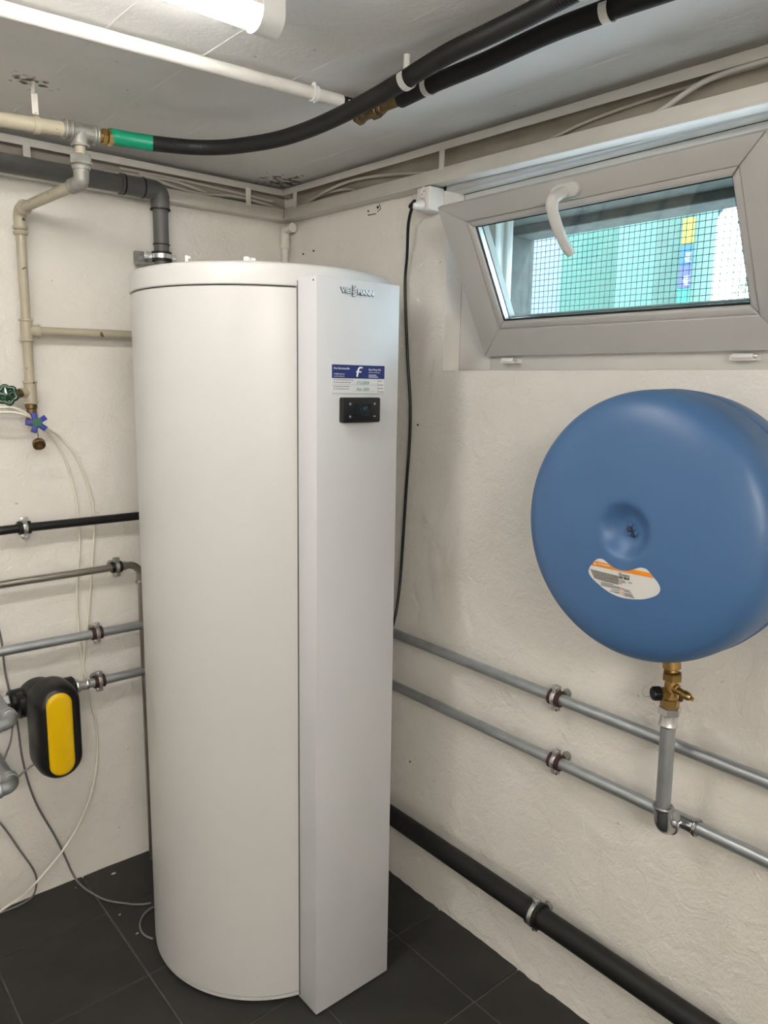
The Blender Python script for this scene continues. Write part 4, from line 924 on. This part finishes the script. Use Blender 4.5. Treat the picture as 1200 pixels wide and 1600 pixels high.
# ------------------------------------------------------------------ ceiling pipe, hoses and fittings
wpz = 2.126
a_ = at(0, 13, 2, wpz); b1 = at(534, 158, 2, wpz)
dd = (b1-a_).normalized()
wpp = thing('white_ceiling_pipe', 'white painted pipe fixed to the ceiling beside the lamp', 'pipe', a_)
mb = MB(); mb.tube([a_-dd*1.6, b1], .0125, 22); mb.build('pipe', M_WPIPE, wpp)
c_ = at(491, 146, 2, wpz)
wc = thing('white_pipe_clip', 'white plastic clip around the end of the white ceiling pipe', 'pipe clip', c_)
mb = MB(); mb.lathe([(.0128, -.006), (.0158, -.006), (.0158, .006), (.0128, .006)], c_, dd, 24, closed=True); mb.build('ring', M_PVC2, wc)
mb = MB(); mb.cyl(c_+V((0, 0, .015)), (c_.x, c_.y, ceil_z(c_.y)+.003), .005, 10); mb.cyl(c_+V((0, 0, -.0185)), c_+V((0, 0, -.014)), .0025, 8); mb.build('screw_foot', M_PVC2, wc)
bt = thing('brass_tee', 'dull brass tee joining the white pipe to the black hose under the ceiling', 'fitting', b1)
 
mb = MB(); mb.tube([b1-dd*.002, b1+dd*.034], .0112, 18); mb.build('black_marked_sleeve', M_BLACK, bt, label='short black sleeve with white marks')
mb = MB(); 
for k in range(3): mb.box(b1+dd*(.010+.005*k)+V((-.001, -.0135, -.008)), b1+dd*(.012+.005*k)+V((.001, -.0105, .002)))
mb.build('white_marks', M_PAPER, bt, smooth=False, kind='stuff')
hb0 = at(627, 155, 2, 2.118)
jn = at(574, 176, 2, 2.122)
mb = MB(); mb.tube([b1+dd*.032, jn], .0125, 18); collar(mb, b1+dd*.04, dd, .013, .006); mb.build('copper_socket', M_COPPER, bt)
hd_ = (hb0-jn).normalized()
mb = MB(); mb.tube([jn-hd_*.030, jn+hd_*.04], .0145, 20); mb.hexn(jn-hd_*.035, jn-hd_*.018, .0195); mb.hexn(jn+hd_*.018, jn+hd_*.045, .0195); mb.build('tee_body', M_OLDBRASS, bt)
mb = MB(); mb.tube([jn+hd_*.042, hb0], .0115, 18); mb.hexn(jn+hd_*.046, jn+hd_*.058, .016); mb.build('hose_nozzle', M_OLDBRASS, bt)
# hose A
hoseA = [at(237, 224, 1, 1.775)]+[at(x, y, 2, z) for x, y, z in ((300, 230, 2.083), (350, 230, 2.082), (400, 224, 2.080), (440, 216, 2.080), (480, 203, 2.081), (520, 186, 2.084), (560, 166, 2.088), (600, 144, 2.093), (640, 120, 2.101), (700, 84, 2.108), (760, 55, 2.110), (820, 26, 2.110), (872, -2, 2.110))]
e_ = hoseA[-1]-hoseA[-2]; e_.z = 0; e_.normalize(); e_.z = -.018; hoseA += [hoseA[-1]+e_*.4, hoseA[-1]+e_*1.2]
ha = thing('black_hose', 'black insulated hose curving from the green sleeve across the ceiling', 'hose', hoseA[0])
mb = MB(); mb.tube(spline(hoseA[:-2], 10)+hoseA[-2:], .0165, 18, ridge=.0006, pitch=.0065); mb.build('hose', M_RUB, ha, ang=20)
g0 = at(172, 213, 1, 1.797)
mb = MB(); mb.tube(spline([g0, (g0+hoseA[0])/2+V((0, .003, .0005)), hoseA[0]+(hoseA[1]-hoseA[0])*.02], 6), .0170, 24); mb.build('green_sleeve', M_GREENT, ha, label='bright green taped sleeve')
bn = thing('brass_hose_union', 'brass union between the grey tee and the green sleeve', 'fitting', (.67, BY, 2.06))
mb = MB(); mb.cyl((.662, BY, 2.073), (.674, BY, 2.0735), .0125, 20); mb.hexn((.672, BY, 2.0735), (.684, BY, 2.074), .0175, .4); mb.hexn((.686, BY, 2.074), (.697, BY, 2.0745), .0185, .1); mb.cyl((.696, BY, 2.0745), g0+V((.004, 0, 0)), .014, 20, .001); mb.build('union', M_BRASS, bn)
# hose B
hoseB = [at(x, y, 2, z) for x, y, z in ((627, 155, 2.118), (670, 134, 2.117), (700, 121, 2.116), (760, 96, 2.114), (860, 50, 2.112), (950, 16, 2.110), (1012, -6, 2.110))]
e_ = hoseB[-1]-hoseB[-2]; e_.z = 0; e_.normalize(); e_.z = -.018; hoseB += [hoseB[-1]+e_*.5, hoseB[-1]+e_*1.2]
hb = thing('black_hose', 'straighter black foam insulated hose starting at the brass tee on the ceiling', 'hose', hoseB[0])
mb = MB(); mb.tube(spline(hoseB, 6), .0165, 20); mb.build('hose', M_FOAM, hb, ang=60)
def clip(path, px, py, z, rr, label):
    q = at(px, py, 2, z); i = min(range(1, len(path)-1), key=lambda k: (path[k]-q).length); c = path[i]; d = (path[i+1]-path[i-1]).normalized()
    r = thing('hose_clip', label, 'clip', c, 'white clips holding the black hoses')
    w_ = d.cross(V((0, 0, 1))).normalized(); u_ = w_.cross(d)
    pts = []
    mb = MB(); A = [c+w_*(rr*math.cos(math.radians(a)))+u_*(rr*math.sin(math.radians(a))) for a in range(-200, 21, 10)]
    for off in (-.006, .006): pass
    for P, Q in zip(A, A[1:]):
        o_ = ((P+Q)/2-c).normalized()*.0016
        v = [mb.b.verts.new(p) for p in (P-d*.007, Q-d*.007, Q+d*.007, P+d*.007, P-d*.007+o_, Q-d*.007+o_, Q+d*.007+o_, P+d*.007+o_)]
        for f in ((0, 1, 2, 3), (7, 6, 5, 4), (0, 4, 5, 1), (1, 5, 6, 2), (2, 6, 7, 3), (3, 7, 4, 0)): mb.b.faces.new([v[k] for k in f])
    mb.build('clip_band', M_PVC2, r)
    mb = MB(); mb.cyl(c+u_*rr*.9, V((c.x, c.y, ceil_z(c.y)+.004)), .006, 12); mb.build('clip_foot', M_PVC2, r)
pa = spline(hoseA, 10); pb = spline(hoseB, 10)
clip(pa, 637, 122, 2.101, .0182, 'white clip on the curving hose just before the brass tee'); clip(pb, 671, 133, 2.117, .0172, 'white clip on the foam hose just after the brass tee')
clip(pa, 930, -28, 2.110, .0182, 'white clip on the curving hose near the top edge'); clip(pb, 950, 16, 2.110, .0172, 'white clip on the foam hose near the top edge')

# ------------------------------------------------------------------ lamp
def batten(lx0, lx1, ly, label, tube):
    zc = ceil_z(ly)
    lp = thing('batten_lamp', label, 'ceiling lamp', ((lx0+lx1)/2, ly, zc))
    def prof(w, h0, h1, n=10):   # flat top, rounded bottom
        return [(-w, h1), (-w, h0+w*.9)]+[(w*math.cos(PI+PI*i/n), h0+w*.9+w*.9*math.sin(PI+PI*i/n)) for i in range(1, n)]+[(w, h0+w*.9), (w, h1)]
    LMx = lambda x: Matrix(((0, 0, 1, x), (1, 0, 0, ly), (0, 1, 0, 0), (0, 0, 0, 1)))
    for x0, x1 in ((lx1-.040, lx1), (lx0, lx0+.040)):
        mb = MB(); mb.prism(prof(.0305, zc-.060, zc-.0005), x1-x0, LMx(x0)); mb.build('end_cap', M_PVC2, lp, ang=50)
    mb = MB(); mb.prism([(-.029, zc-.030), (.029, zc-.030), (.029, zc-.001), (-.029, zc-.001)], lx1-lx0-.08, LMx(lx0+.04)); mb.build('housing', M_PVC2, lp, smooth=False)
    mb = MB(); mb.prism(prof(.0205, zc-.0575, zc-.0302), lx1-lx0-.0802, LMx(lx0+.0401)); mb.build('diffuser', tube, lp, label='glowing white diffuser', ang=50)
batten(-.55, .716, 1.138, 'lit white LED batten lamp on the ceiling above the heater, beside the white pipe', M_TUBE)
batten(-1.15, .09, -1.15, 'added unseen white batten fill lamp on the ceiling behind the camera', M_TUBE_FILL)  # unseen lamp, added to brighten the lower walls and heater

# ------------------------------------------------------------------ socket and cord
so = thing('double_socket', 'white surface mounted double socket at the window corner', 'socket', (1.416, 1.508, 1.978))
mb = MB(); mb.box((1.388, 1.4835, 1.978), (W-.001, 1.533, 2.036), .005, seg=3); mb.build('socket_box', M_PVC2, so)
for z in (2.022, 1.993):
    mb = MB(); mb.lathe([(.0135, -.0006), (.015, .0004), (.0135, .0012), (.0125, .0004)], (1.388, 1.508, z), (-1, 0, 0), 24, closed=True); mb.build('socket_rim', M_TRUNK, so)
for y, z in ((1.504, 2.024), (1.512, 2.018)):
    mb = MB(); mb.cyl((1.3885, y, z), (1.3872, y, z), .0016, 8); mb.build('socket_hole', M_DARK, so)
pg = thing('power_cord', 'black power cord with a white plug hanging down the right wall to the heater', 'power cord', (1.38, 1.52, 1.95))
mb = MB(); mb.lathe([(0, 0), (.012, 0), (.0125, .006), (.0115, .016), (.009, .024), (.007, .030), (0, .030)], (1.388, 1.508, 1.992), (-1, .25, -.15), 20); mb.build('plug', M_PVC2, pg)
ck = [V((1.364, 1.514, 1.988)), V((1.357, 1.523, 1.985))]+[at(x, y, 0, X) for x, y, X in ((648, 314, 1.362), (643, 327, 1.372), (638, 352, 1.395), (636, 400, 1.415), (633, 450, 1.425), (637, 560, 1.430), (641, 630, 1.430), (640, 690, 1.430), (635, 760, 1.430), (630, 840, 1.428), (626, 900, 1.420), (620, 950, 1.40), (612, 985, 1.37), (600, 1030, 1.34))]
mb = MB(); mb.tube(spline(ck, 8), .0042, 12); mb.build('cord', M_BLACK, pg, ang=80)
# wall marks: cut-out of an old box, plug holes
mb = MB()
for x, y, r in ((576, 330, .0028), (576.5, 336, .002), (591, 324, .0042)):
    q = at(x, y, 0, W-.003); mb.cyl((W+.004, q.y, q.z), (W-.0052, q.y, q.z), r, 10)
for (x0_, y0_), (x1_, y1_) in (((593, 319), (595, 326)), ((595, 326), (590, 331)), ((577, 336), (588, 334))):
    p, q = at(x0_, y0_, 0, W-.004), at(x1_, y1_, 0, W-.004); mb.tube([p, q], .0013, 6)
mb.build('old_box_outline', M_DARK, label='dark outline of a removed junction box on the right wall below the trunking', cat='wall mark')
for x, y, lab in ((474, 397, 'left dark plug hole in the right wall above the heater lid'), (490, 392, 'right dark plug hole in the right wall above the heater lid'), (653, 664, 'small dark plug hole in the right wall beside the power cord'), (641, 1190, 'broken plug hole in the right wall beside the heater below the two pipes')):
    q = at(x, y, 0, W-.003); mb = MB(); mb.lathe([(0, 0), (.0022, 0), (.0032, .002), (.0022, .0035), (0, .0025)], (W-.0015, q.y, q.z), (-1, 0, 0), 9); mb.build('wall_plug', M_DARK, label=lab, cat='wall plug')

# ------------------------------------------------------------------ loose cables on the left wall
yw = D-.012
def P(L, y0=yw): return [at(p[0], p[1], 1, p[2] if len(p) > 2 else y0) for p in L]
cable('white_cable', P([(-60, 650, 2.14), (0, 644, 2.12), (25, 645, 2.115), (48, 652, 2.12), (62, 662, 2.15), (75, 671, 2.19), (95, 684), (118, 712), (134, 750), (144, 785), (148, 820), (146, 850), (143, 900), (138, 960), (133, 1010), (129, 1050), (128, 1062)]), .0034, M_CABLEW, 'outer white cable arching from the blue tap down the left wall')
cable('white_cable', P([(-60, 635, 2.14), (0, 636, 2.12), (22, 637, 2.115), (44, 648, 2.12), (60, 662, 2.15), (74, 675, 2.19), (90, 695), (106, 730), (118, 775), (123, 820), (124, 860), (120, 920), (122, 975), (128, 1030), (134, 1060), (141, 1092), (150, 1130), (152, 1170), (148, 1215, 2.19), (136, 1260, 2.17), (112, 1308, 2.13), (80, 1352, 2.09), (40, 1395, 2.04), (0, 1424, 2.0), (-80, 1480, 1.95)]), .0034, M_CABLEW, 'inner white cable dropping past the device to the floor at the left')
def FL(x, y, z=.004): return at(x, y, 2, z)
cable('grey_cable', P([(-20, 900), (-8, 960), (2, 1000), (8, 1050), (17, 1090), (27, 1130), (34, 1180), (45, 1225), (60, 1262), (85, 1305), (100, 1335), (112, 1362)])+[FL(122, 1378, .01), FL(138, 1392), FL(165, 1406), FL(200, 1412), FL(222, 1413), FL(236, 1411)], .003, M_CABLEG, 'dark grey cable running down the left wall and over the tiles to the heater')
cable('grey_cable', [FL(240, 1417), FL(232, 1422), FL(224, 1430), FL(219, 1442), FL(220, 1453), FL(227, 1462), FL(239, 1467)], .003, M_CABLEG, 'small loop of grey cable on the tiles at the foot of the heater')
cable('grey_cable', P([(-40, 1240), (0, 1286), (15, 1305), (32, 1330), (48, 1352), (56, 1368), (57, 1382)])+[FL(52, 1399), FL(38, 1410), FL(14, 1421), FL(-40, 1440)], .0028, M_CABLEG, 'dark grey cable reaching the floor at the far left corner of the view')
cable('grey_cable', P([(-30, 1200, 2.10), (0, 1194, 2.12), (12, 1172, 2.14), (18, 1150, 2.16), (20, 1120, 2.18)]), .0026, M_CABLEG, 'short dark cable bending between the two elbows at the left edge')
cable('drain_hose', P([(15, 1228, 2.10), (30, 1213, 2.12), (42, 1202, 2.14), (60, 1190, 2.16)]), .0030, mat('clear_grey_hose', (.42, .41, .38), .4), 'thin pale hose passing behind the device from the lower elbow', 'hose')
# paint flakes on the tiles
for i, (x, y, s, lab) in enumerate(((177, 1365, .009, 'white paint flake on the tile near the left wall'), (215, 1458, .006, 'white paint flake on the tile beside the cable loop'), (187, 1429, .004, 'tiny white flake on the grout crossing'), (118, 1387, .003, 'tiny white flake below the left wall'))):
    q = at(x, y, 2, .001); mb = MB(); a = random.random()*3
    mb.prism([(q.x+s*math.cos(t+a)*random.uniform(.5, 1), q.y+s*.45*math.sin(t+a)*random.uniform(.5, 1)) for t in [k*PI/4 for k in range(8)]], .0015, Matrix.Translation((0, 0, .0002)))
    mb.build('paint_flake', M_FLAKE, label=lab, cat='paint flake', smooth=False)
